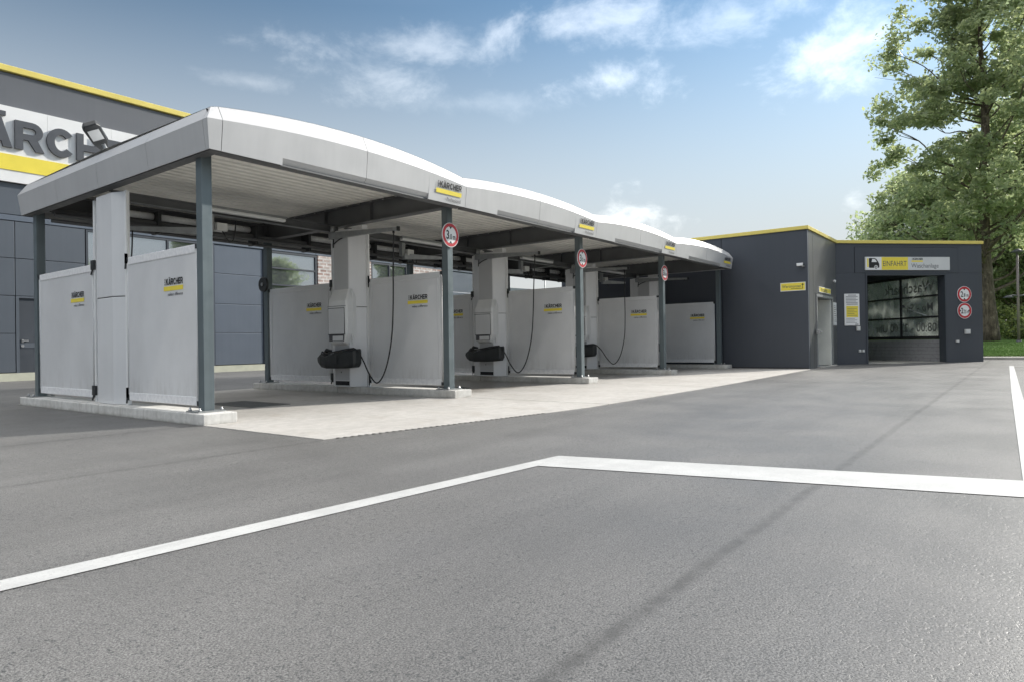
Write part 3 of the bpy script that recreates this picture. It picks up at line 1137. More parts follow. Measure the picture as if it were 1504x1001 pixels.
# ------------------------------------------------------------------ service towers
def tower_plan(front, fa, fb, half_side, xside):
    return [(-front, fb), (-front, fa), (-xside, -half_side), (.03, -half_side), (.03, half_side), (-xside, half_side)]
YC = 2.70
def build_tower(name, console, label):
    """local coordinates: x relative to the row, y relative to the tower axis"""
    t = Thing(name, (0, 0, 0), label, 'wash tower', 'service towers of the wash bays')
    if console:
        front, fa, fb, hs, xs_ = .345, -.345, .13, .53, .075
    else:
        front, fa, fb, hs, xs_ = .115, -.26, .27, .52, .02
    pl = tower_plan(front, fa, fb, hs, xs_)
    z0 = PH + 0.001
    mb = MB().prism(pl, 'z', z0, 1.735)
    t.part('lower_shell', mb, 'tower_grey', bevel=0.012)
    mb = MB().prism(pl, 'z', 1.743, 3.30)
    t.part('upper_shell', mb, 'tower_grey', bevel=0.012)
    mb = MB().prism([(x_ * .97, y_ * .98) for x_, y_ in pl], 'z', 1.735, 1.743)
    t.part('shell_joint', mb, 'dark_joint')
    if console:
        mb = MB().box(-.12, .02, -.50, -.18, 3.30, 3.395)
        t.part('top_bracket', mb, 'tower_light')
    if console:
        cp = MB().box(-front - .006, -front + .004, fa + .02, fb - .02, 2.06, 3.26)  # thin plates carrying the painted shade of the centre face
        t.part('centre_shade', cp, 'tower_shaded', bevel=.003)
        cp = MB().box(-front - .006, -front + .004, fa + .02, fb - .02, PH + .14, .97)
        t.part('centre_shade', cp, 'tower_shaded', bevel=.003)
    # rear half
    mb = MB().prism([(.032, -hs), (.032, hs), (.10, .36), (.10, -.36)], 'z', z0, 3.28)
    t.part('rear_shell', mb, 'tower_grey', bevel=0.008)
    # edge channels that take the splash panels
    for sy in (-1, 1):
        mb = MB()
        y = sy * (hs + .03)
        mb.box(-.045, -.025, y - .028, y + .028, z0, 3.30)
        mb.box(-.025, .025, y - .028 if sy > 0 else y + .018, y - .018 if sy > 0 else y + .028, z0, 3.30)
        t.part('edge_channel', mb, 'tower_light')
        for zc_ in (2.30, .34):
            b = MB().box(-.075, -.03, y - .03, y + .05 * sy + .02, zc_ - .09, zc_ + .06)
            b.tube([(-.06, y + .03 * sy, zc_ - .09), (-.075, y + .05 * sy, zc_ - .17)], .014, 6)
            t.part('panel_clamp', b, 'black_plastic', bevel=.004)
    if console:
        # moulded console: hood slope, front frame, tapering chin
        fx, y0, y1 = -.475, -.315, .265
        sh_ = lambda a_, b_, c_: (a_, b_ - .10, c_)
        mb = MB(sh_)
        rings = []
        def ring(zv, xf, ya, yb, ch):
            return [(-front + .02, yb + .0, zv), (xf + ch, yb, zv), (xf, yb - ch, zv), (xf, ya + ch, zv), (xf + ch, ya, zv), (-front + .02 + .09, ya, zv)]
        for zv, xf, ya, yb, ch in ((.985, -.40, -.20, .215, .03), (1.03, -.465, -.235, .235, .03), (1.20, fx, -.315, .265, .035), (1.74, fx - .008, -.315, .265, .035), (1.86, fx - .004, -.315, .265, .035), (1.905, -.455, -.305, .26, .03), (2.10, -.352, -.255, .25, .02)):
            rings.append(ring(zv, xf, ya, yb, ch))
        mb.loft(rings)
        c = t.part('console', mb, 'tower_light', bevel=0.015)
        sd = MB(sh_).prism([(-front + .012, 1.0), (-front + .115, 1.19), (-front + .115, 1.905), (-front + .01, 2.10)], 'y', -.322, -.300)
        t.part('console_cheek', sd, 'tower_light', parent=c)
        d = MB(sh_).box(fx - .020, fx - .006, -.25, .235, 1.20, 1.71)
        t.part('console_door', d, 'tower_grey', bevel=0.012, parent=c)
        d = MB(sh_).box(fx - .0135, fx - .003, -.262, .247, 1.188, 1.722)
        t.part('door_seal', d, 'ink_grey', parent=c)
        d = MB(sh_).box(fx - .012, fx - .004, -.235, .22, 1.055, 1.185)
        t.part('coin_recess', d, 'ink_grey', parent=c)
        d = MB(sh_).box(fx - .024, fx - .012, -.22, .10, 1.065, 1.165)
        t.part('coin_tray', d, 'tower_grey', bevel=.006, parent=c)
        d = MB(sh_).box(fx - .022, fx - .006, -.25, .235, 1.187, 1.199)
        t.part('door_gap', d, 'dark_joint', parent=c)
        d = MB(sh_).box(fx - .016, fx - .004, -.30, .25, 1.752, 1.760)
        t.part('hood_joint', d, 'ink_grey', parent=c)
        # gun holster: long black moulded trough below the console, open along its top
        hs_ = lambda a_, b_, c_: (a_, b_ + .07, c_)
        hz = MB(hs_)
        rg = []
        for k, (yy, zlo, zhi, xo, xi) in enumerate(((.40, .66, .73, -.50, -.46), (.35, .60, .765, -.55, -.43), (.22, .545, .82, -.595, -.37), (.04, .52, .775, -.615, -.35), (-.22, .52, .835, -.60, -.35), (-.50, .525, .875, -.56, -.345), (-.72, .545, .90, -.52, -.34), (-.765, .60, .90, -.48, -.35))):
            c_ = .035
            rg.append([(xo + c_, yy, zlo), (xo, yy, zlo + c_ * 1.5), (xo - .01, yy, zhi - c_), (xo + c_, yy, zhi), (xi - .02, yy, zhi + .005), (xi, yy, zhi - .03), (xi, yy, zlo + .03), (xi - .03, yy, zlo)])
        hz.loft(rg)
        h = t.part('gun_holster', hz, 'black_plastic', bevel=.008)
        lip = MB(hs_)
        lip.tube([(-.52, .27, .80), (-.58, .16, .855), (-.60, .0, .815), (-.59, -.25, .85), (-.55, -.5, .89), (-.50, -.72, .915)], .016, 6)
        t.part('holster_lip', lip, 'black_rubber', parent=h)
        tip = MB(hs_).tube([(-.46, .26, .80), (-.46, .16, .88), (-.46, .02, .87)], [.03, .045, .02], 8)
        t.part('spray_gun', tip, 'black_rubber', parent=h)
        bd = MB(hs_).box(-.615, -.606, -.33, -.05, .62, .78)
        t.part('holster_badge', bd, 'black_plastic', parent=h, bevel=.004)
        # kick recess at the foot
        k_ = MB().prism([(-front - .003, PH + .12), (-front - .004, PH + .035), (-front + .03, PH + .035)], 'y', -.32, .11)
        t.part('kick_recess', k_, 'dark_joint')
        k_ = MB().cyl((-front - .010, -.08, .44), (-front + .01, -.08, .44), .014, 10)
        t.part('lock', k_, 'black_rubber')
        # swivel boom at the top
        bm_ = MB()
        bm_.loft([[(-.42, .19, 3.13), (-.33, .19, 3.13), (-.33, .19, 3.27), (-.42, .19, 3.27)],
                  [(-.41, -.75, 3.125), (-.34, -.75, 3.125), (-.34, -.75, 3.225), (-.41, -.75, 3.225)],
                  [(-.40, -1.80, 3.10), (-.35, -1.80, 3.10), (-.35, -1.80, 3.16), (-.40, -1.80, 3.16)]])
        a_ = t.part('swivel_boom', bm_, 'galv', bevel=.006)
        t.part('boom_end_cap', MB().box(-.405, -.345, -1.83, -1.80, 3.09, 3.17), 'black_rubber', parent=a_)
        t.part('boom_pivot', MB().cyl((-.36, .12, 3.27), (-.36, .12, 3.395), .05, 14), 'galv', parent=a_)
        br = MB().tube([(-.375, .08, 3.13), (-.37, .10, 3.02), (-.36, .11, 2.96)], .012, 6)
        br.tube(spline([(-.375, .10, 3.02), (-.375, -.05, 3.09), (-.375, -.2, 3.13)], 4), .012, 6)
        t.part('boom_cable', br, 'black_rubber', parent=a_)
        t.part('hose_hook', MB().tube([(-.375, -1.68, 3.11), (-.375, -1.69, 3.06)], .022, 8), 'black_rubber', parent=a_)
    return t
tw0 = build_tower('service_tower', False, 'plain silver grey service tower on the leftmost plinth, facing the yard')
tw0.o.location = (0, YC, 0)
tw1 = build_tower('service_tower', True, 'silver service tower with coin console and black gun holster in the nearest bay')
tw1.o.location = (4.6, YC, 0)
for i, lb in ((2, 'silver service tower with coin console right of the first height sign post'), (3, 'silver service tower with console half hidden behind the third front post')):
    c = copy_tree(tw1.o)
    c.location = (i * 4.6, YC, 0)
    c['label'] = lb
c = copy_tree(tw1.o)
c.location = (4 * 4.6 - .14, YC, 0)
c['label'] = 'grey service tower showing only its top, beside the anthracite building'

# pressure hoses hanging from the booms
for i, lb in ((1, 'black pressure hose hanging in a loop in front of the nearest bay console'), (2, 'black pressure hose looping from the boom in the second bay'),
              (3, 'black pressure hose looping from the boom in the third bay')):
    x = i * 4.6
    pts = [(x - .375, YC - 1.69, 3.08), (x - .38, YC - 1.67, 2.4), (x - .39, YC - 1.66, 1.65), (x - .41, YC - 1.62, 1.04), (x - .44, YC - 1.48, .50), (x - .46, YC - 1.27, .255),
           (x - .47, YC - 1.06, .42), (x - .47, YC - .90, .66), (x - .47, YC - .76, .83), (x - .46, YC - .62, .91), (x - .45, YC - .50, .90)]
    if i > 1:
        dy_, dz_ = ((.07, .0) if i == 2 else (-.06, .06))
        pts = [(a, b + dy_ * math.sin(math.pi * k / 10), c_ + (dz_ * math.sin(math.pi * k / 10) ** 2)) for k, (a, b, c_) in enumerate(pts)]
    mb = MB().tube(spline(pts, 8), .0135, 8)
    t = Thing('pressure_hose', (x - .46, YC - 1.27, .24), lb, 'hose', 'pressure hoses of the wash bays')
    t.part('hose', mb, 'black_rubber')
    t.part('swivel_fitting', MB().cyl((x - .45, YC - .58, .905), (x - .45, YC - .46, .90), .022, 10), 'steel')
# ceiling booms with a short cable over the inner part of the bays
for i, lb in ((0, 'pale swing boom under the ceiling of the nearest bay'), (1, 'pale swing boom under the ceiling of the second bay'), (2, 'pale swing boom under the ceiling of the third bay'),
              (3, 'pale swing boom under the ceiling of the bay next to the dark building')):
    x = i * 4.6
    t = Thing('ceiling_boom', (x + 1.7, 2.9, 3.30), lb, 'boom', 'swing booms under the ceiling')
    t.part('pivot', MB().box(x + 1.66, x + 1.76, 2.92, 3.02, 3.0, 3.30), 'galv')
    mb = MB()
    dx, dy = (-1.05, .75) if i % 2 == 0 else (.95, -.35)
    mb.loft([[(x + 1.72, 2.90, 2.93), (x + 1.72, 2.98, 2.93), (x + 1.72, 2.98, 3.06), (x + 1.72, 2.90, 3.06)],
             [(x + 1.72 + dx, 2.92 + dy, 2.98), (x + 1.72 + dx, 2.97 + dy, 2.98), (x + 1.72 + dx, 2.97 + dy, 3.04), (x + 1.72 + dx, 2.92 + dy, 3.04)]])
    t.part('arm', mb, 'galv')
    t.part('motor_box', MB().box(x + 1.78, x + 1.98, 2.86, 3.04, 3.02, 3.16), 'box_grey', bevel=.008)
    mb = MB().tube(spline([(x + 1.72 + dx * .96, 2.94 + dy * .96, 2.97), (x + 1.72 + dx * .97, 2.94 + dy * .97, 2.6), (x + 1.72 + dx, 2.94 + dy, 2.1), (x + 1.72 + dx, 2.95 + dy, 1.5)], 5), .012, 6)
    t.part('hose', mb, 'black_rubber')
    mb = MB().tube(spline([(x + 1.9, 2.9, 3.02), (x + 1.98, 2.86, 2.86), (x + 2.08, 2.9, 2.86), (x + 2.16, 2.95, 3.0), (x + 2.2, 2.97, 3.25)], 5), .012, 6)
    t.part('cable', mb, 'black_rubber')

# ceiling luminaires beside the service rail
for i, lb in enumerate(('slim white strip lamp under the ceiling of the nearest bay', 'slim white strip lamp under the ceiling of the second bay',
                        'slim white strip lamp under the ceiling of the third bay', 'slim white strip lamp under the ceiling of the last bay')):
    x = i * 4.6
    t = Thing('strip_lamp', (x + 2.6, 2.80, 3.315), lb, 'lamp', 'strip lamps under the canopy')
    t.part('housing', MB().box(x + 1.55, x + 3.15, 2.79, 2.915, 3.40, 3.435), 'galv')
    t.part('diffuser', MB().box(x + 1.57, x + 3.13, 2.795, 2.91, 3.335, 3.40), 'lamp_glass', bevel=.02)

# pipes along the rear edge of the canopy
t = Thing('pipe_run', (9.2, 5.4, 3.45), 'dark pipes along the back of the canopy, pale tubes added for bright gaps', 'pipes')
for y, z, r_, mt, nm in ((5.36, 3.44, .05, 'beam_paint', 'dark_pipe'), (5.26, 3.36, .04, 'beam_paint', 'dark_pipe'), (5.40, 3.27, .035, 'beam_paint', 'dark_pipe')):
    t.part(nm, MB().cyl((.1, y, z), (18.2, y, z), r_, 10), mt)
for i in range(4):
    for a, b in ((.9, 1.9), (1.96, 2.9), (2.98, 4.0)):  # pale tubes added in place of bright gaps between the pipes
        t.part('bright_gap_tube', MB().cyl((i * 4.6 + a, 5.46, 3.60), (i * 4.6 + b, 5.46, 3.60), .065, 14), 'bright_gap')
    for a in (.86, 1.93, 2.94, 4.05):
        t.part('pipe_clamp', MB().box(i * 4.6 + a - .04, i * 4.6 + a + .02, 5.23, 5.53, 3.24, 3.68), 'black_plastic')

# wall hose drums on the rear posts
for i, lb in ((1, 'round black hose drum on the back post of the second row'), (2, 'round black hose drum on the back post of the third row')):
    x = i * 4.6
    t = Thing('hose_drum', (x - .1, 5.45, 2.3), lb, 'hose drum', 'hose drums on the back posts')
    t.part('drum', MB().cyl((x - .08, 5.70, 2.42), (x - .14, 5.70, 2.42), .17, 22), 'black_plastic', bevel=.01)
    t.part('hub', MB().cyl((x - .14, 5.70, 2.42), (x - .16, 5.70, 2.42), .04, 14), 'galv')

# ------------------------------------------------------------------ splash panels
def build_panel(name, y0, y1, label, lx, framed):
    """local: x relative to the row, y absolute"""
    t = Thing(name, (0, (y0 + y1) / 2, 0), label, 'splash panel', 'grey splash panels between the posts')
    z0, z1 = .245, 2.27
    c = .05
    t_ = .014
    poly = [(y0 + c, z0), (y1 - c, z0), (y1, z0 + c), (y1, z1 - c), (y1 - c, z1), (y0 + c, z1), (y0, z1 - c), (y0, z0 + c)]
    n = len(poly)
    s = t.part('sheet', MB().prism(poly, 'x', -.03 - t_, -.03), 'splash_sheet')
    hem = MB().box(-.055, -.017, y0 + c * .7, y1 - c * .7, z0 - .03, z0 + .085)
    t.part('bottom_hem', hem, 'splash_hem', bevel=.008)
    hem = MB().box(-.055, -.017, y0 + c * .7, y1 - c * .7, z1 - .085, z1 + .03)
    t.part('top_hem', hem, 'splash_hem' if not framed else 'splash_sheet', bevel=.012)
    for ya in (y0, y1):
        sg = 1 if ya == y0 else -1
        hem = MB().tube([(-.037, ya + sg * .012, z0 + .06), (-.037, ya + sg * .012, z1 - .06)], .016, 8)
        t.part('side_welt', hem, 'splash_sheet')
        if framed:
            hem = MB().box(-.052, -.044, ya + sg * .10, ya + sg * .108, z0 + .09, z1 - .09)
            t.part('seam', hem, 'splash_sheet')
    # fixing lugs
    lug = MB()
    for ya in (y0, y1):
        for zv in (z0 + .0, z1 + .0):
            lug.box(-.05, -.02, ya - .035, ya + .035, zv - .03, zv + .03)
    t.part('fixing_lugs', lug, 'black_plastic', kind='stuff')
    brand(t, (-.0455, lx, 1.735), (0, -1, 0), (0, 0, 1), .53, 'makes a difference')
    return t
ROWS = ['leftmost row of posts', 'second row of posts', 'third row of posts', 'fourth row of posts', 'last row beside the dark building']
for kind_, (ya, yb, lx) in (('front', (.115, 2.10, 1.0)), ('rear', (3.30, 5.57, 4.17))):
    for fr, rows in ((False, [0]), (True, [1, 2, 3, 4])):
        t = build_panel('splash_panel', ya, yb, '', lx, fr)
        for k, i in enumerate(rows):
            o = t.o if k == 0 else copy_tree(t.o)
            o.location = (i * 4.6 + (-.06 if i == 4 else 0), (ya + yb) / 2, 0)
            o['label'] = 'grey splash panel %s the tower of the %s' % ('in front of' if kind_ == 'front' else 'behind', row_words[i])

# ------------------------------------------------------------------ round height signs
def round_sign(center, right, r_, big, rest, label, group, width_marks=False, name='height_limit_sign', T_loc=None, k=1.0):
    R = Vector(right)
    U = Vector((0, 0, 1))
    N = R.cross(U)
    C_ = Vector(center)
    t = Thing(name, center, label, 'road sign', group)
    def disc(rad_, e0, e1, nm, mt, inner=0.0):
        n = 48
        mb = MB()
        ring = lambda rr, e: [tuple(C_ + (R * math.cos(2 * math.pi * q / n) + U * math.sin(2 * math.pi * q / n)) * rr + N * e) for q in range(n)]
        if inner:
            v = ring(rad_, e1) + ring(inner, e1)
            mb.add(v, [(q, (q + 1) % n, (q + 1) % n + n, q + n) for q in range(n)])
        else:
            mb.loft([ring(rad_, e0), ring(rad_, e1)])
        return t.part(nm, mb, mt)
    disc(r_, 0.0, 0.012, 'plate', 'sign_white')
    disc(r_ * .95, 0, 0.0145, 'red_ring', 'sign_red', r_ * .70)
    e = N * 0.0150
    tri = MB()
    for sgn in (1, -1):
        D = (R if width_marks else U) * sgn
        S_ = U if width_marks else R
        p = [C_ + D * r_ * .69 + S_ * r_ * .17, C_ + D * r_ * .69 - S_ * r_ * .17, C_ + D * r_ * .47]
        tri.add([tuple(q + e) for q in p], [(0, 1, 2)])
    t.part('arrow_marks', tri, 'ink')
    text_part(t, 'lettering', body=big, size=r_ * 1.0, origin=C_ - R * (r_ * .52) - U * (r_ * .34) + e, right=right, up=(0, 0, 1), mat='ink', bold=.02, fit=r_ * .34)
    text_part(t, 'lettering', body=rest, size=r_ * .62, origin=C_ - R * (r_ * .13) - U * (r_ * .34) + e, right=right, up=(0, 0, 1), mat='ink', bold=.016, fit=r_ * .70)
    t.part('bracket', MB().box(C_.x - .03, C_.x + .03, C_.y + .001 if abs(R.x) > .99 else C_.y, C_.y + .03, C_.z - .05, C_.z + .05), 'galv')
    return t
for i, lb in ((1, 'round red and white 3.0 m height sign on the second front post'), (2, 'round red and white 3.0 m height sign on the third front post'),
              (3, 'round red and white 3.0 m height sign on the fourth front post')):
    round_sign((i * 4.6 - .03, -.102, 2.94), (1, 0, 0), .222, '3', '.0 m', lb, 'height limit signs on the canopy posts')

# floodlight on the left edge of the roof
t = Thing('floodlight', (.05, 3.0, 3.95), 'dark floodlight tilted up on the left edge of the canopy roof', 'floodlight')
A_ = Matrix.Translation((-.07, 3.0, 4.24)) @ Matrix.Rotation(rad(-55), 4, 'Y') @ Matrix.Rotation(rad(38), 4, 'X') @ Matrix.Rotation(rad(-42), 4, 'Z') @ Matrix.Scale(1.08, 4)
def xfA(x, y, z):
    p = A_ @ Vector((x, y, z))
    return (p.x, p.y, p.z)
t.part('stem', MB().tube([(.05, 3.0, 3.95), (.05, 2.98, 4.06), (-.0, 2.98, 4.15)], .03, 8), 'galv')
b_ = t.part('housing', MB(xfA).prism([(-.05, -.24), (.05, -.24), (.10, -.08), (.115, .20), (.08, .26), (-.08, .26), (-.115, .20), (-.10, -.08)], 'y', -.03, .06), 'black_plastic', bevel=.015)
t.part('lamp_glass', MB(xfA).box(-.075, .075, -.036, -.031, -.02, .17), 'lamp_glass', parent=b_)
fins = MB(xfA)
for k in range(7):
    fins.box(-.10 + k * .032, -.09 + k * .032, .06, .10, -.15, .18)
t.part('cooling_fins', fins, 'black_plastic', parent=b_)

# ------------------------------------------------------------------ workshop building at the back left
YW = 18.1
ws = Thing('workshop_building', (8, YW, 0), 'tall grey clad workshop building with yellow roof edge and large white sign', 'building')
ws.part('core', MB().box(-30, 29.0, YW + .14, YW + 22, 0.0, 10.10), 'dark_joint')
ws.part('plinth_wall', MB().box(-30, 12.75, YW - .02, YW + .14, 0, .262), 'base_concrete')
ws.part('plinth_wall', MB().box(15.3, 29.0, YW - .02, YW + .14, 0, .262), 'base_concrete')
zj = [.275, 1.55, 2.79, 4.03, 5.255]
def clad(x0, x1, z0, z1, mt='clad_grey', y=YW):
    return ws.part('cladding_panel', MB().box(x0 + .008, x1 - .008, y, y + .13, z0 + .008, z1 - .008), mt, bevel=.01)
for z0, z1 in zip(zj, zj[1:]):
    for x0, x1 in ((-30, 3.30),):
        clad(x0, x1, z0, z1)
    if z1 < 4.5:
        if z0 > 2.7:
            clad(3.30, 5.40, z0, z1)
        else:
            clad(4.55, 5.40, z0, z1)
        clad(5.40, 9.75, z0, z1 if z1 < 3.9 else 3.85)
clad(3.30, 5.40, 4.03, 5.255)
for x0, x1 in ((-30, 15.2), (15.2, 29)):
    clad(x0, x1, 5.46, 6.50, 'clad_grey')
    clad(x0, x1, 8.995, 10.13, 'upper_clad')
    clad(x0, x1, 5.26, 5.455, 'clad_blue', YW - .015)
for x0, x1 in ((-30, .2), (8.3, 15), (15, 22), (22, 29)):
    clad(x0, x1, 6.51, 7.75)
    clad(x0, x1, 7.75, 8.99)
ws.part('roof_coping', MB().box(-30, 29.05, YW - .10, YW + .3, 10.15, 10.35), 'yellow_coping', bevel=.015)
# personnel door
d = ws.part('door', MB().box(3.40, 4.46, YW + .05, YW + .10, .10, 2.72), 'clad_dark', bevel=.005)
f = MB().box(3.31, 3.40, YW - .01, YW + .13, .06, 2.79).box(4.46, 4.55, YW - .01, YW + .13, .06, 2.79).box(3.401, 4.459, YW - .008, YW + .13, 2.722, 2.788)
ws.part('door_frame', f, 'clad_grey')
ws.part('door_handle', MB().box(3.47, 3.53, YW + .02, YW + .05, 1.26, 1.36).box(3.50, 3.66, YW - .0, YW + .03, 1.30, 1.335), 'steel', parent=d)
ws.part('door_lock', MB().cyl((3.50, YW + .02, 1.15), (3.50, YW + .05, 1.15), .045, 12), 'steel', parent=d)
ws.part('door_rail', MB().box(3.44, 4.42, YW + .035, YW + .05, 1.08, 1.24), 'clad_grey', parent=d)
ws.part('kick_plate', MB().box(3.42, 4.44, YW + .03, YW + .05, .12, .30), 'clad_dark', parent=d)
# ribbon window
def window(x0, x1, z0, z1, cols, rows, fw=.07, mt='clad_dark'):
    fr = MB()
    fr.box(x0, x1, YW - .012, YW + .11, z0, z0 + fw).box(x0, x1, YW - .012, YW + .11, z1 - fw, z1)
    xs_ = [x0 + (x1 - x0) * k / cols for k in range(cols + 1)]
    for k, xx in enumerate(xs_):
        a = xx - (0 if k == 0 else fw / 2) if k < cols else xx - fw
        fr.box(a, a + fw, YW - .012, YW + .11, z0 + fw, z1 - fw)
    zs_ = [z0 + (z1 - z0) * k / rows for k in range(rows + 1)]
    for zz_ in zs_[1:-1]:
        fr.box(x0 + fw, x1 - fw, YW - .008, YW + .10, zz_ - fw * .4, zz_ + fw * .4)
    w = ws.part('window', fr, mt)
    for a, b in zip(xs_, xs_[1:]):
        for c_, e_ in zip(zs_, zs_[1:]):
            ws.part('pane', MB().box(a + .01, b - .01, YW + .05, YW + .06, c_ + .01, e_ - .01), 'window_glass', parent=w)
window(5.42, 9.75, 3.86, 5.25, 3, 1)
# grey sectional gate with four sections
gt = ws.part('gate_frame', MB().box(10.02, 10.17, YW - .02, YW + .13, .27, 5.255).box(12.45, 12.72, YW - .02, YW + .13, .27, 5.255), 'clad_grey')
ws.part('gate_edge', MB().box(9.76, 10.018, YW + .0, YW + .12, .27, 5.255), 'clad_dark')
for k, (z0, z1) in enumerate(((.29, 1.60), (1.61, 2.80), (2.81, 4.06), (4.07, 5.25))):
    ws.part('gate_section', MB().box(10.20, 12.42, YW + .03, YW + .10, z0, z1), 'clad_blue', bevel=.015)
window(12.75, 15.25, .02, 5.25, 1, 7, .09)
ws.part('brick_pier', MB().box(15.30, 18.55, YW - .03, YW + .14, .264, 5.255), 'brick_wall')
window(18.58, 21.1, .30, 5.25, 2, 4, .08)
ws.part('brick_pier', MB().box(21.12, 24.6, YW - .03, YW + .14, .264, 5.255), 'brick_wall')
for k, (z0, z1) in enumerate(((.29, 1.60), (1.61, 2.80), (2.81, 4.06), (4.07, 5.25))):
    ws.part('gate_section', MB().box(24.65, 28.9, YW + .03, YW + .10, z0, z1), 'clad_blue', bevel=.015)
# big brand sign
sg = Thing('brand_sign', (4, YW - .12, 6.5), 'large white brand sign with grey raised letters and yellow bar on the workshop wall', 'sign')
for k in range(4):
    x0 = .2 + k * 2.02
    sg.part('sign_panel', MB().box(x0 + .003, x0 + 2.017, YW - .12, YW - .015, 6.515, 8.99), 'sign_white')
sg.part('yellow_bar', MB().box(.9, 7.75, YW - .145, YW - .12, 6.90, 7.41), 'yellow')
for mb in word_mb((1.42, YW - .125, 7.62), (1, 0, 0), (0, 0, 1), .95, 6.2, .09):
    sg.part('raised_letter', mb, 'letter_grey')

# low neighbour building behind the gap
nb = Thing('low_neighbour_building', (38, 21, 0), 'low grey building seen through the gap behind the third bay', 'building')
nb.part('wall', MB().box(29.6, 70, 20, 34, 0, 4.55), 'clad_grey')
nb.part('roof', MB().prism([(29.4, 4.56), (70.2, 4.56), (70.2, 5.5), (46, 5.05), (29.4, 4.78)], 'y', 19.7, 34.2), 'clad_blue')
nb.part('mast', MB().cyl((35.9, 19.2, 0), (35.9, 19.2, 7.0), .05, 8), 'galv')

# ------------------------------------------------------------------ anthracite wash hall building on the right
XA, YA, ZT = 18.80, -2.82, 4.54
wh = Thing('wash_hall_building', (23, -2.8, 0), 'anthracite wash hall building with yellow roof edge and open wash entrance', 'building')
S2 = math.sqrt(.5)
CX, CY = 23.03, -2.82
def xfC(s, d, z):
    return (CX + S2 * (s + d), CY + S2 * (d - s), z)
# wall facing the wash bays
wh.part('wall_panel', MB().box(XA, XA + .22, YA, .01, .0, ZT), 'anthracite')
wh.part('wall_panel', MB().box(XA, XA + .22, .03, 6.7, .0, ZT), 'anthracite')
wh.part('wall_core', MB().box(XA + .03, XA + .20, .008, .032, .0, ZT - .02), 'dark_joint')
wh.part('base_trim', MB().box(XA - .012, XA - .001, YA + .02, 6.6, .0, .045), 'dark_joint')
# narrow wall with the token room door
yb0, yb1 = YA, YA + .22
wh.part('wall_panel', MB().box(XA + .222, 19.51, yb0, yb1, 0, ZT), 'anthracite_sunlit')
wh.part('corner_trim', MB().box(XA - .004, XA + .05, yb0 - .012, yb0 - .001, 0, ZT), 'clad_grey')
wh.part('wall_panel', MB().box(19.53, 22.95, yb0, yb1, 2.50, ZT), 'anthracite_sunlit')
wh.part('wall_panel', MB().box(19.53, 19.84, yb0, yb1, 0, 2.49), 'anthracite_sunlit')
wh.part('wall_panel', MB().box(22.28, 22.95, yb0, yb1, 0, 2.49), 'anthracite_sunlit')
fr = MB().box(19.842, 19.93, yb0 - .03, yb1, .0, 2.40).box(22.19, 22.278, yb0 - .03, yb1, .0, 2.40).box(19.842, 22.278, yb0 - .03, yb1, 2.402, 2.485)
wh.part('door_frame', fr, 'galv')
wh.part('door', MB().box(22.10, 22.18, yb0 + .02, yb0 + .95, .02, 2.39), 'plaster', bevel=.006)  # stands in for the room's right wall, set at the jamb to catch light
wh.part('doorstep', MB().box(19.84, 22.3, yb0 - .14, yb0 - .032, 0, .03), 'kerb')
# token room behind the door
rm = MB()
rm.box(19.6, 22.6, -1.1, -1.0, 0, 2.9).box(19.5, 19.6, -2.58, -1.0, 0, 2.9).box(22.6, 22.7, -2.58, -1.0, 0, 2.9).box(19.6, 22.6, -2.58, -1.1, 2.8, 2.9)
wh.part('room_wall', rm, 'plaster')
wh.part('room_floor', MB().box(19.6, 22.6, -2.58, -1.1, .0, .012), 'tile_grey')
# 45 degree front with the entrance
wh.part('wall_panel', MB(xfC).box(-.06, 1.19, 0, .3, 0, 3.42), 'anthracite')
wh.part('wall_panel', MB(xfC).box(4.57, 6.12, 0, .3, 0, 3.42), 'anthracite')
wh.part('wall_panel', MB(xfC).box(-.06, .75, 0, .3, 3.425, ZT), 'anthracite')
wh.part('wall_panel', MB(xfC).box(5.11, 6.12, 0, .3, 3.425, ZT), 'anthracite')
wh.part('wall_panel', MB(xfC).box(.765, 5.095, -.012, .29, 3.43, 4.40), 'anthracite')
wh.part('wall_panel', MB(xfC).box(.75, 5.11, 0, .3, 4.41, ZT), 'anthracite')
wh.part('wall_core', MB(xfC).box(.70, 5.15, .03, .27, 3.40, 4.43), 'dark_joint')
jb = MB(xfC).box(1.19, 1.25, -.02, .32, 0, 3.42).box(4.51, 4.57, -.02, .32, 0, 3.42).box(1.25, 4.51, -.02, .32, 3.34, 3.42)
wh.part('entrance_frame', jb, 'clad_dark')
# roof and yellow edge
wh.part('roof', MB().box(XA + .05, 34, -2.6, 6.6, ZT - .25, ZT - .01), 'clad_dark')
wh.part('roof', MB(xfC).box(.35, 6.0, .31, 9.5, ZT - .25, ZT - .012), 'clad_dark')
e0, z0, z1 = .055, ZT + .002, 4.66
wh.part('roof_coping', MB().box(XA - e0, XA + .25, YA - e0, 6.72, z0, z1), 'yellow_coping', bevel=.008)
wh.part('roof_coping', MB().box(XA + .252, CX + .02, YA - e0, YA + .25, z0, z1), 'yellow_coping', bevel=.008)
wh.part('roof_coping', MB(xfC).box(.02, 6.17, -e0, .3, z0 - .001, z1 - .002), 'yellow_coping', bevel=.008)
# hall interior
wh.part('hall_wall', MB(xfC).box(.95, 1.05, .32, 9.5, 0, 4.25), 'plaster')
wh.part('hall_wall', MB(xfC).box(1.05, 4.80, 9.4, 9.5, 0, 4.25), 'plaster')
wh.part('hall_ceiling', MB(xfC).box(1.05, 4.85, .32, 9.4, 4.2, 4.27), 'clad_grey')
wh.part('hall_floor', MB(xfC).box(1.0, 4.60, .02, 9.4, .006, .012), 'kerb')
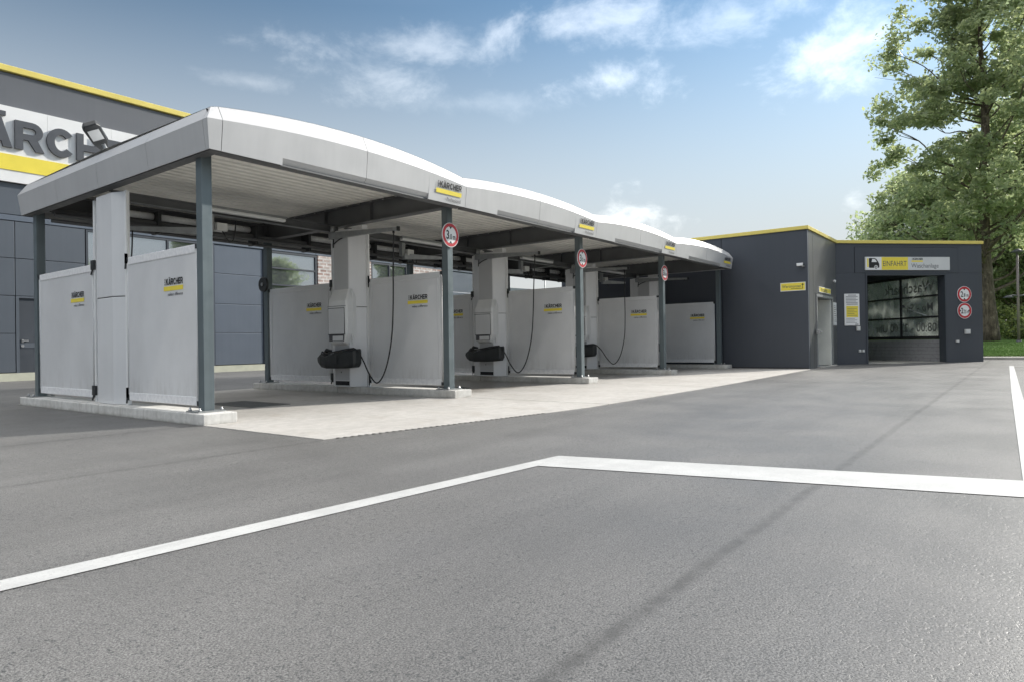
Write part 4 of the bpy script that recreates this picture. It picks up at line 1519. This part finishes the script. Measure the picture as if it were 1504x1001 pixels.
# side wall: tiles below, three rows of panes above
wh.part('tile_bed', MB(xfC).box(4.64, 4.82, .32, 9.4, 0, .88), 'grout')
tl = None
th, tw_ = .145, .29
for r_ in range(6):
    for q in range(22):
        d0 = .34 + q * tw_
        me_mb = MB(xfC).box(4.626, 4.642, d0 + .006, d0 + tw_ - .006, .012 + r_ * th, .012 + r_ * th + th - .010)
        if tl is None:
            tl = wh.part('tile', me_mb, 'tile_grey')
        else:
            o = tl.copy()
            COL.objects.link(o)
            o.location = Vector((S2 * q * tw_, S2 * q * tw_, r_ * th))
wh.part('tile_jamb', MB(xfC).box(4.60, 4.66, .322, .40, 0.88, 3.42), 'tile_grey')
fm = MB(xfC)
for za, zb in ((.885, 1.02), (1.75, 1.81), (2.59, 2.65), (3.40, 3.50)):
    fm.box(4.62, 4.70, .40, 9.4, za, zb)
ds = [.40, 2.52, 4.70, 6.9, 9.1]
for d_ in ds:
    fm.box(4.621, 4.699, d_, d_ + .09, 1.02, 3.40)
gw = wh.part('glazing_frame', fm, 'dark_joint')
wh.part('upper_wall', MB(xfC).box(4.62, 4.82, .40, 9.4, 3.505, 4.2), 'clad_dark')
for za, zb in ((1.02, 1.75), (1.81, 2.59), (2.65, 3.40)):
    for da, db in zip(ds, ds[1:]):
        wh.part('pane', MB(xfC).box(4.655, 4.661, da + .09, db, za, zb), 'hall_glass', parent=gw)
# lettering on the panes reads from outside, so it is mirrored seen from here
def hall_text(body, size, d0, z, bold=.006):
    p = Vector(xfC(4.650, d0, z))
    text_part(wh, 'pane_lettering', parent=gw, body=body, size=size, origin=p, right=Vector((S2, S2, 0)), up=(0, 0, 1), mat='film_grey', bold=bold, xs=1.0)
hall_text('Waschpark', .62, .70, 2.80, .004)
hall_text('Mo - Sa', .48, .75, 2.02)
hall_text('08:00 - 22:00 Uhr', .50, .60, 1.20)
# slim white bars behind the glass (brush arms)
br = Thing('wash_brush_arm', xfC(4.45, 2.0, 1.9), 'pale folding arm inside the wash entrance behind the dark frame', 'wash arm')
br.part('arm', MB(xfC).tube([(4.50, 2.2, 2.30), (4.50, .75, 3.10)], .012, 8), 'sign_grey')
br.part('arm', MB(xfC).tube([(4.50, 2.25, 2.22), (4.50, .95, 1.83)], .014, 8), 'sign_grey')
br.part('mount', MB(xfC).box(4.47, 4.54, 2.2, 2.3, 2.2, 2.33), 'ink_grey')

# money changer in the token room
t = Thing('token_machine', (20.2, -1.3, .012), 'tall dark token machine inside the open doorway', 'machine')
t.part('cabinet', MB().box(20.85, 21.5, -1.40, -1.11, .55, 1.95), 'clad_dark', bevel=.02)
t.part('screen', MB().box(20.95, 21.3, -1.412, -1.402, 1.45, 1.75), 'ink')
t.part('slot_plate', MB().box(20.95, 21.3, -1.412, -1.402, 1.15, 1.35), 'steel')
t = Thing('wall_handle_box', (19.75, YA - .08, 1.5), 'small bright metal box at the left side of the doorway', 'box')
t.part('cover', MB().box(19.66, 19.86, YA - .16, YA - .032, 1.12, 1.27), 'steel', bevel=.01)
t.part('lever', MB().cyl((19.70, YA - .22, 1.2), (19.70, YA - .16, 1.2), .02, 8), 'steel')

# signs and fittings on the hall
t = Thing('direction_sign', (XA - .01, -2.36, 2.69), 'yellow token direction sign with arrow on the anthracite side wall', 'sign')
t.part('board', MB().box(XA - .02, XA - .001, -2.755, -1.965, 2.55, 2.83), 'sign_white')
t.part('yellow_face', MB().box(XA - .023, XA - .0205, -2.735, -1.985, 2.57, 2.81), 'yellow')
text_part(t, 'lettering', body='Wertmünzen', size=.135, origin=(XA - .0245, -2.02, 2.66), right=(0, -1, 0), up=(0, 0, 1), mat='ink_grey', fit=.60, bold=.004)
ar = MB()
ar.box(XA - .025, XA - .0235, -2.675, -2.30, 2.615, 2.630).box(XA - .025, XA - .0235, -2.675, -2.66, 2.631, 2.765)
ar.add([(XA - .025, -2.6675 - .04, 2.735), (XA - .025, -2.6675 + .04, 2.735), (XA - .025, -2.6675, 2.79)], [(0, 1, 2)])
t.part('arrow', ar, 'ink')
t = Thing('token_sign', (21.1, YA - .02, 2.66), 'small yellow sign above the open doorway', 'sign')
t.part('board', MB().box(20.24, 21.98, YA - .022, YA - .002, 2.565, 2.76), 'sign_white')
t.part('yellow_face', MB().box(20.28, 21.94, YA - .025, YA - .0225, 2.585, 2.74), 'yellow')
text_part(t, 'lettering', body='Wertmünzen', size=.19, origin=(20.45, YA - .027, 2.60), right=(1, 0, 0), up=(0, 0, 1), mat='ink_grey', xs=.95)
t = Thing('wall_camera', (XA - .1, -2.6, 3.38), 'small white camera on the anthracite side wall', 'camera')
t.part('mount', MB().cyl((XA - .001, -2.70, 3.34), (XA - .11, -2.70, 3.34), .035, 12), 'galv')
t.part('body', MB().box(XA - .20, XA - .09, -2.72, -2.53, 3.345, 3.435), 'sign_white', bevel=.012)
t.part('lens', MB().cyl((XA - .145, -2.73, 3.385), (XA - .145, -2.72, 3.385), .03, 12), 'ink')
t = Thing('wall_spotlight', (22.45, YA - .05, 3.09), 'tiny white spotlight high on the wall beside the entrance corner', 'lamp')
t.part('head', MB().tube([(22.42, YA - .02, 3.09), (22.40, YA - .10, 3.07)], [.03, .05], 10), 'sign_white')
t.part('bracket', MB().box(22.40, 22.45, YA - .03, YA - .001, 3.05, 3.13), 'galv')
t = Thing('door_poster', (22.62, YA - .02, 1.9), 'narrow white poster on the wall right of the doorway', 'poster')
t.part('board', MB().box(22.40, 22.90, YA - .02, YA - .002, 1.46, 2.30), 'sign_white')
ln = MB()
for k in range(9):
    ln.box(22.46, 22.84 - .06 * (k % 3), YA - .022, YA - .0205, 1.60 + k * .07, 1.62 + k * .07)
t.part('print', ln, 'ink_grey')
# portal sign
t = Thing('entrance_sign', xfC(2.9, -.04, 3.78), 'wide white and yellow sign above the wash entrance with a car symbol', 'sign')
t.part('board', MB(xfC).box(1.165, 4.70, -.055, -.013, 3.53, 4.03), 'sign_grey')
t.part('symbol_field', MB(xfC).box(1.18, 1.83, -.058, -.0555, 3.54, 4.02), 'sign_white')
t.part('yellow_field', MB(xfC).box(1.83, 2.93, -.058, -.0555, 3.54, 4.02), 'yellow')
UC = Vector((S2, -S2, 0))
def onC(s, z, e=.0595):
    return Vector(xfC(s, -e, z))
text_part(t, 'lettering', body='EINFAHRT', size=.285, origin=onC(1.89, 3.68), right=UC, up=(0, 0, 1), mat='ink_grey', fit=.98, bold=.002)
text_part(t, 'lettering', body='Waschanlage', size=.235, origin=onC(3.07, 3.62, .057), right=UC, up=(0, 0, 1), mat='ink_grey', fit=1.15)
brand(t, onC(3.08, 3.84, .054), UC, (0, 0, 1), .48, '')
car = MB(xfC)
def cpoly(pts, e, mb):
    mb.add([(s, -e, z) for s, z in pts], [tuple(range(len(pts)))])
cpoly([(1.31, 3.62), (1.31, 3.97), (1.36, 3.985), (1.56, 3.98), (1.63, 3.93), (1.70, 3.83), (1.735, 3.76), (1.735, 3.64), (1.70, 3.61), (1.36, 3.61)], .0592, car)
cs = t.part('car_symbol', car, 'ink')
w_ = MB(xfC)
cpoly([(1.42, 3.83), (1.45, 3.95), (1.55, 3.945), (1.60, 3.90), (1.635, 3.83)], .0602, w_)
n = 20
cpoly([(1.60 + .078 * math.cos(2 * math.pi * k / n), 3.635 + .078 * math.sin(2 * math.pi * k / n)) for k in range(n)], .0604, w_)
t.part('car_symbol_light', w_, 'sign_white', parent=cs)
w_ = MB(xfC)
outer = [(1.60 + .055 * math.cos(2 * math.pi * k / n), 3.635 + .055 * math.sin(2 * math.pi * k / n)) for k in range(n)]
cpoly(outer, .0612, w_)
t.part('car_symbol_wheel', w_, 'ink', parent=cs)
w_ = MB(xfC)
cpoly([(1.60 + .03 * math.cos(2 * math.pi * k / n), 3.635 + .03 * math.sin(2 * math.pi * k / n)) for k in range(n)], .0618, w_)
t.part('car_symbol_hub', w_, 'sign_white', parent=cs)
w_ = MB(xfC).box(1.235, 1.295, -.0600, -.0592, 3.64, 3.97)
t.part('car_symbol_stripe', w_, 'yellow', parent=cs)
# notice board
t = Thing('notice_board', xfC(.6, -.03, 1.5), 'white notice board with yellow field left of the wash entrance', 'notice board')
t.part('board', MB(xfC).box(.30, .91, -.03, -.002, 1.45, 2.64), 'sign_white', bevel=.004)
t.part('yellow_field', MB(xfC).box(.37, .85, -.033, -.0305, 1.76, 2.18), 'yellow')
ln = MB(xfC)
for k in range(5):
    ln.box(.36, .84 - .07 * (k % 2), -.0322, -.0308, 2.30 + k * .055, 2.318 + k * .055)
for k in range(4):
    ln.box(.36, .80 - .09 * (k % 2), -.0322, -.0308, 1.55 + k * .05, 1.562 + k * .05)
ln.box(.38, .84, -.0322, -.0308, 2.235, 2.26).box(.45, .78, -.0322, -.0308, 2.575, 2.60)
t.part('print', ln, 'ink_grey')
ln = MB(xfC)
for k in range(5):
    ln.box(.41, .80 - .1 * (k % 2), -.0352, -.0338, 1.82 + k * .065, 1.832 + k * .065)
t.part('print', ln, 'ink_grey')
t.part('logo_mark', MB(xfC).box(.72, .86, -.0322, -.0308, 1.48, 1.505), 'ink')
# round signs
for z, bg, rs, wm, nm, lb in ((2.60, '2', '.8 m', False, 'height_limit_sign', 'upper round red and white sign right of the wash entrance, 2.8 m height'),
                              (1.965, '2', '.25 m', True, 'width_limit_sign', 'lower round red and white sign right of the wash entrance, 2.25 m width')):
    round_sign(xfC(5.32, -.018, z), (S2, -S2, 0), .305, bg, rs, lb, 'limit signs beside the wash entrance', wm, nm, k=.92)
def wall_box(s, z, w, h, dep, mt, nm, lb, cat):
    tt = Thing(nm, xfC(s, -dep / 2, z), lb, cat)
    tt.part('housing', MB(xfC).box(s - w / 2, s + w / 2, -dep, -.002, z - h / 2, z + h / 2), mt, bevel=.006)
    tt.part('cover', MB(xfC).box(s - w * .36, s + w * .36, -dep - .006, -dep - .0005, z - h * .34, z + h * .34), 'sign_grey')
wall_box(.845, 1.335, .15, .17, .06, 'box_grey', 'wall_box', 'grey wall box directly below the notice board', 'box')
wall_box(5.42, 1.165, .22, .18, .07, 'box_grey', 'wall_box', 'larger grey wall box below the round limit signs', 'box')
wall_box(4.99, .80, .12, .09, .06, 'box_grey', 'wall_box', 'small grey wall box low at the right side of the wash entrance', 'box')
wall_box(.90, .50, .09, .10, .05, 'sign_grey', 'wall_socket', 'left of two small white wall sockets near the ground', 'socket')
wall_box(1.04, .50, .09, .10, .05, 'sign_grey', 'wall_socket', 'right of two small white wall sockets near the ground', 'socket')

# ------------------------------------------------------------------ lawn, kerb, lamp post
lw = MB()
nx, ny = 30, 34
def lawn_z(x, y):
    t_ = max(0.0, min(1.0, (x - 31.2) / 14))
    return .125 + .60 * t_ + max(0, x - 45) * .022 + .05 * math.sin(x * .7 + y * .3) * t_
vv = [(31.2 + (k / nx) ** 1.4 * 100, -60 + j * 3.2, 0) for j in range(ny + 1) for k in range(nx + 1)]
vv = [(x, y, lawn_z(x, y)) for x, y, _ in vv]
lw.add(vv, [(j * (nx + 1) + k, j * (nx + 1) + k + 1, (j + 1) * (nx + 1) + k + 1, (j + 1) * (nx + 1) + k) for j in range(ny) for k in range(nx)])
solo('lawn', lw, 'grass', (31.2, -8, 0), 'green lawn rising behind the kerb beside the wash hall', kind='structure', smooth=True)
kb = Thing('kerb', (30, -10, 0), 'pale kerb and paving strip in front of the lawn', kind='structure')
for k in range(24):
    y0 = -36 + k * 1.5
    kb.part('kerb_stone', MB().box(30.1, 30.3, y0, y0 + 1.49, 0, .11), 'kerb', bevel=.012)
kb.part('paving_strip', MB().box(30.302, 31.22, -36, 0, 0, .108), 'kerb')
# grass tufts along the visible lawn
rg_ = np.random.default_rng(5)
n = 26000
gx = 31.25 + rg_.random(n) ** 1.3 * 16
gy = -11.5 + rg_.random(n) * 7
ang = rg_.random(n) * 6.283
hgt = .035 + rg_.random(n) * .06
v = np.zeros((n, 3, 3))
lz = np.array([lawn_z(a, b) for a, b in zip(gx, gy)])
dx_, dy_ = np.cos(ang) * .025, np.sin(ang) * .025
v[:, 0] = np.stack([gx - dx_, gy - dy_, lz - .01], 1)
v[:, 1] = np.stack([gx + dx_, gy + dy_, lz - .01], 1)
v[:, 2] = np.stack([gx + dy_ * 1.2, gy + dx_ * 1.2, lz + hgt], 1)
def fast_mesh(name, verts, per, mat):
    nv = len(verts)
    nf = nv // per
    me = bpy.data.meshes.new(name)
    me.vertices.add(nv)
    me.vertices.foreach_set('co', np.ascontiguousarray(verts, dtype=np.float32).ravel())
    me.loops.add(nv)
    me.loops.foreach_set('vertex_index', np.arange(nv, dtype=np.int32))
    me.polygons.add(nf)
    me.polygons.foreach_set('loop_start', np.arange(0, nv, per, dtype=np.int32))
    me.polygons.foreach_set('loop_total', np.full(nf, per, dtype=np.int32))
    me.materials.append(M[mat])
    me.update(calc_edges=True)
    me.validate()
    return me
me = fast_mesh('grass_blades', v.reshape(-1, 3), 3, 'grass')
o = bpy.data.objects.new('grass_blades', me)
COL.objects.link(o)
tag(o, 'short grass blades covering the lawn beside the wash hall', 'grass', kind='stuff')

t = Thing('lamp_post', (41.8, -8.2, .58), 'slim brown lamp post on the lawn at the right edge', 'lamp post')
t.part('pole', MB().tube([(41.8, -8.2, .5), (41.8, -8.2, 3.0), (41.8, -8.2, 5.55)], [.075, .065, .055], 12), 'pole_paint')
t.part('collar', MB().cyl((41.8, -8.2, .52), (41.8, -8.2, .75), .13, 12), 'ink_grey')
t.part('arm', MB().tube([(41.8, -8.2, 3.15), (41.55, -7.95, 3.2), (41.35, -7.75, 3.12)], .05, 8).tube([(41.8, -8.2, 3.15), (42.05, -8.45, 3.2), (42.25, -8.65, 3.12)], .05, 8), 'ink_grey')
t.part('lamp_head', MB().tube([(41.8, -8.2, 5.5), (41.8, -8.2, 5.58), (41.8, -8.2, 5.75)], [.08, .34, .06], 14), 'ink_grey')
t.part('arm_shade', MB().tube([(41.38, -7.78, 3.06), (41.38, -7.78, 3.2)], [.28, .08], 12), 'ink_grey')

# ------------------------------------------------------------------ trees
def leaf_cloud(rng, centers, radii, n, size, flat=.65):
    k = rng.integers(0, len(centers), n)
    c = centers[k]
    r = radii[k]
    d = rng.normal(size=(n, 3))
    d /= np.linalg.norm(d, axis=1, keepdims=True)
    rr = rng.random(n) ** .55
    p = c + d * (rr * r)[:, None] * np.array([1, 1, flat])
    nrm = rng.normal(size=(n, 3)) + np.array([0, 0, 1.1])
    nrm /= np.linalg.norm(nrm, axis=1, keepdims=True)
    a = np.cross(nrm, rng.normal(size=(n, 3)))
    a /= np.linalg.norm(a, axis=1, keepdims=True)
    b = np.cross(nrm, a)
    s = size * (.6 + .8 * rng.random(n))[:, None]
    drop = nrm * s * .22
    v = np.stack([p - a * s * .55, p - b * s * .36 - drop * .0, p + a * s * .65 - drop, p + b * s * .36], 1)
    return v.reshape(-1, 3)

def tree(name, loc, h, crown_z0, crown_r, trunk_r, seed, n_clump, n_leaf, leaf, label, mat='leaf', group='trees behind the lawn', clump_r=1.3, lean=(0, 0), top_pow=1.0, fork=None):
    rng = np.random.default_rng(seed)
    base = np.array(loc, float)
    t = Thing(name, loc, label, 'tree', group)
    hz = h - crown_z0
    # trunk
    tp = []
    for k in range(9):
        f = k / 8
        tp.append((base[0] + lean[0] * f ** 1.5 + .10 * math.sin(k * 1.7 + seed), base[1] + lean[1] * f ** 1.5 + .10 * math.cos(k * 1.3 + seed), base[2] - .1 + f * h * .82))
    trs = [trunk_r * (1.35 if k == 0 else 1.0) * (1 - .9 * (k / 8) ** 1.1) + .02 for k in range(9)]
    t.part('trunk', MB().tube(spline(tp, 3), list(np.interp(np.linspace(0, 8, 25), range(9), trs)), 12), 'bark')
    # clump centres through an irregular crown
    cs = []
    while len(cs) < n_clump:
        u = rng.random()
        zz = crown_z0 + hz * (.02 + .98 * u)
        f = (zz - crown_z0) / hz
        rmax = crown_r * (math.sin(math.pi * min(1, .18 + .80 * f)) ** .6) * (1 - .25 * f * top_pow)
        a = rng.random() * 6.283
        lob = .78 + .22 * math.sin(a * 3 + seed) + .16 * math.sin(a * 5 + f * 9 + seed * 2)
        r = rmax * lob * (rng.random() ** .42)
        cx, cy = np.interp(min(1, zz / (h * .82)), np.linspace(0, 1, 9), [q[0] for q in tp]), np.interp(min(1, zz / (h * .82)), np.linspace(0, 1, 9), [q[1] for q in tp])
        cs.append((cx + r * math.cos(a), cy + r * math.sin(a), base[2] + zz))
    cs = np.array(cs)
    rad_ = clump_r * (.55 + .75 * rng.random(n_clump))
    # limbs from the trunk into the clumps
    lm = MB()
    tpa = np.array(tp)
    for c in cs[:: max(1, n_clump // 90)]:
        hr = math.hypot(c[0] - base[0], c[1] - base[1])
        z_on = max(base[2] + crown_z0 * .55, c[2] - hr * .75)
        f = min(1, max(.05, (z_on - base[2]) / (h * .82)))
        st = np.array([np.interp(f, np.linspace(0, 1, 9), tpa[:, q]) for q in range(3)])
        m1 = st * .62 + c * .38 + np.array([0, 0, -.06 * hr]) + rng.normal(size=3) * .18
        m2 = st * .28 + c * .72 + np.array([0, 0, -.02 * hr]) + rng.normal(size=3) * .2
        r0 = max(.03, trunk_r * (.30 - .22 * f) * (.6 + .07 * hr))
        lm.tube(spline([tuple(st), tuple(m1), tuple(m2), tuple(c)], 4), list(np.linspace(r0, .012, 13)), 6)
        for q in range(2):
            e = c + rng.normal(size=3) * clump_r * .38
            lm.tube([tuple(m2), tuple((m2 + e) / 2 + rng.normal(size=3) * .1), tuple(e)], [r0 * .35, r0 * .2, .008], 5)
    t.part('limbs', lm, 'bark')
    v = leaf_cloud(rng, cs, rad_, n_leaf, leaf)
    me = fast_mesh('crown', v - base, 4, mat)
    o = bpy.data.objects.new('crown', me)
    COL.objects.link(o)
    o.parent = t.o
    return t

tree('plane_tree', (44.4, -6.7, .60), 25.5, 4.9, 7.2, .42, 3, 520, 66000, .22, 'tall leafy tree with a thick trunk at the right edge of the wash hall', clump_r=.92)
tree('broadleaf_tree', (60.5, -1.2, .9), 13.5, 3.6, 6.2, .30, 11, 150, 32000, .26, 'lower round tree showing above the yellow roof edge of the wash hall', clump_r=1.25)
tree('broadleaf_tree', (61.1, -8.9, 1.1), 18, 2.8, 7.0, .38, 21, 230, 52000, .28, 'bright leafy tree behind the lamp post', clump_r=1.5)
tree('broadleaf_tree', (70.7, -6.0, 1.3), 14, 1.2, 9.0, .38, 31, 200, 42000, .34, 'dark dense tree deep behind the lawn', mat='leaf_dark', clump_r=1.8)
# trees across the street, seen mirrored in the workshop windows
tree('street_tree', (36, -34, 0), 14, 2.6, 5.2, .28, 51, 90, 14000, .34, 'street tree mirrored in the left workshop windows', group='trees across the street', clump_r=1.5)
tree('street_tree', (52, -40, 0), 13, 2.2, 5.6, .28, 61, 90, 14000, .34, 'street tree mirrored in the glass gate of the workshop', group='trees across the street', clump_r=1.5)
tree('street_tree', (23, -37, 0), 12, 2.4, 5.0, .28, 71, 90, 14000, .34, 'street tree mirrored beside the workshop door', group='trees across the street', clump_r=1.5)

def shrub(loc, r, h, seed, label, mat='leaf_dark', n=2600):
    rng = np.random.default_rng(seed)
    base = np.array(loc, float)
    t = Thing('shrub', loc, label, 'shrub', 'shrubs behind the lawn')
    cs = np.stack([base[0] + rng.normal(size=14) * r * .4, base[1] + rng.normal(size=14) * r * .4, base[2] + .15 + rng.random(14) * h * .8], 1)
    st = MB()
    for c in cs:
        st.tube([tuple(base), tuple((base + c) / 2 + rng.normal(size=3) * .05), tuple(c)], [.03, .02, .008], 5)
    t.part('stems', st, 'bark')
    v = leaf_cloud(rng, cs, np.full(14, r * .45), n, .16, .8)
    me = fast_mesh('foliage', v - base, 4, mat)
    o = bpy.data.objects.new('foliage', me)
    COL.objects.link(o)
    o.parent = t.o
for k, (x, y, r_, h, lb) in enumerate(((47.5, -8.0, 1.1, .9, 'low dark shrub just right of the thick trunk'), (49.5, -9.2, 1.2, 1.0, 'low shrub left of the lamp post behind the lawn'),
                                       (48.5, -10.6, 1.2, 1.0, 'low shrub behind the lamp post'), (51, -7.0, 1.3, 1.4, 'taller dark shrub behind the thick trunk'), (53, -8.8, 1.6, 2.4, 'dark bushy shrub in the shade under the trees'),
                                       (55, -10.8, 1.7, 2.6, 'broad dark shrub at the right edge under the trees'), (54, -6.0, 1.7, 2.6, 'dark shrub under the trees left of the trunk'), (62, -7.4, 2.6, 5.0, 'tall dark thicket behind the lamp post'), (64, -10.4, 2.8, 5.5, 'tall dark thicket at the right edge of the picture'), (60, -4.6, 2.6, 5.0, 'tall dark thicket behind the wash hall corner'))):
    shrub((x, y, lawn_z(x, y) - .05), r_, h, 100 + k, lb)
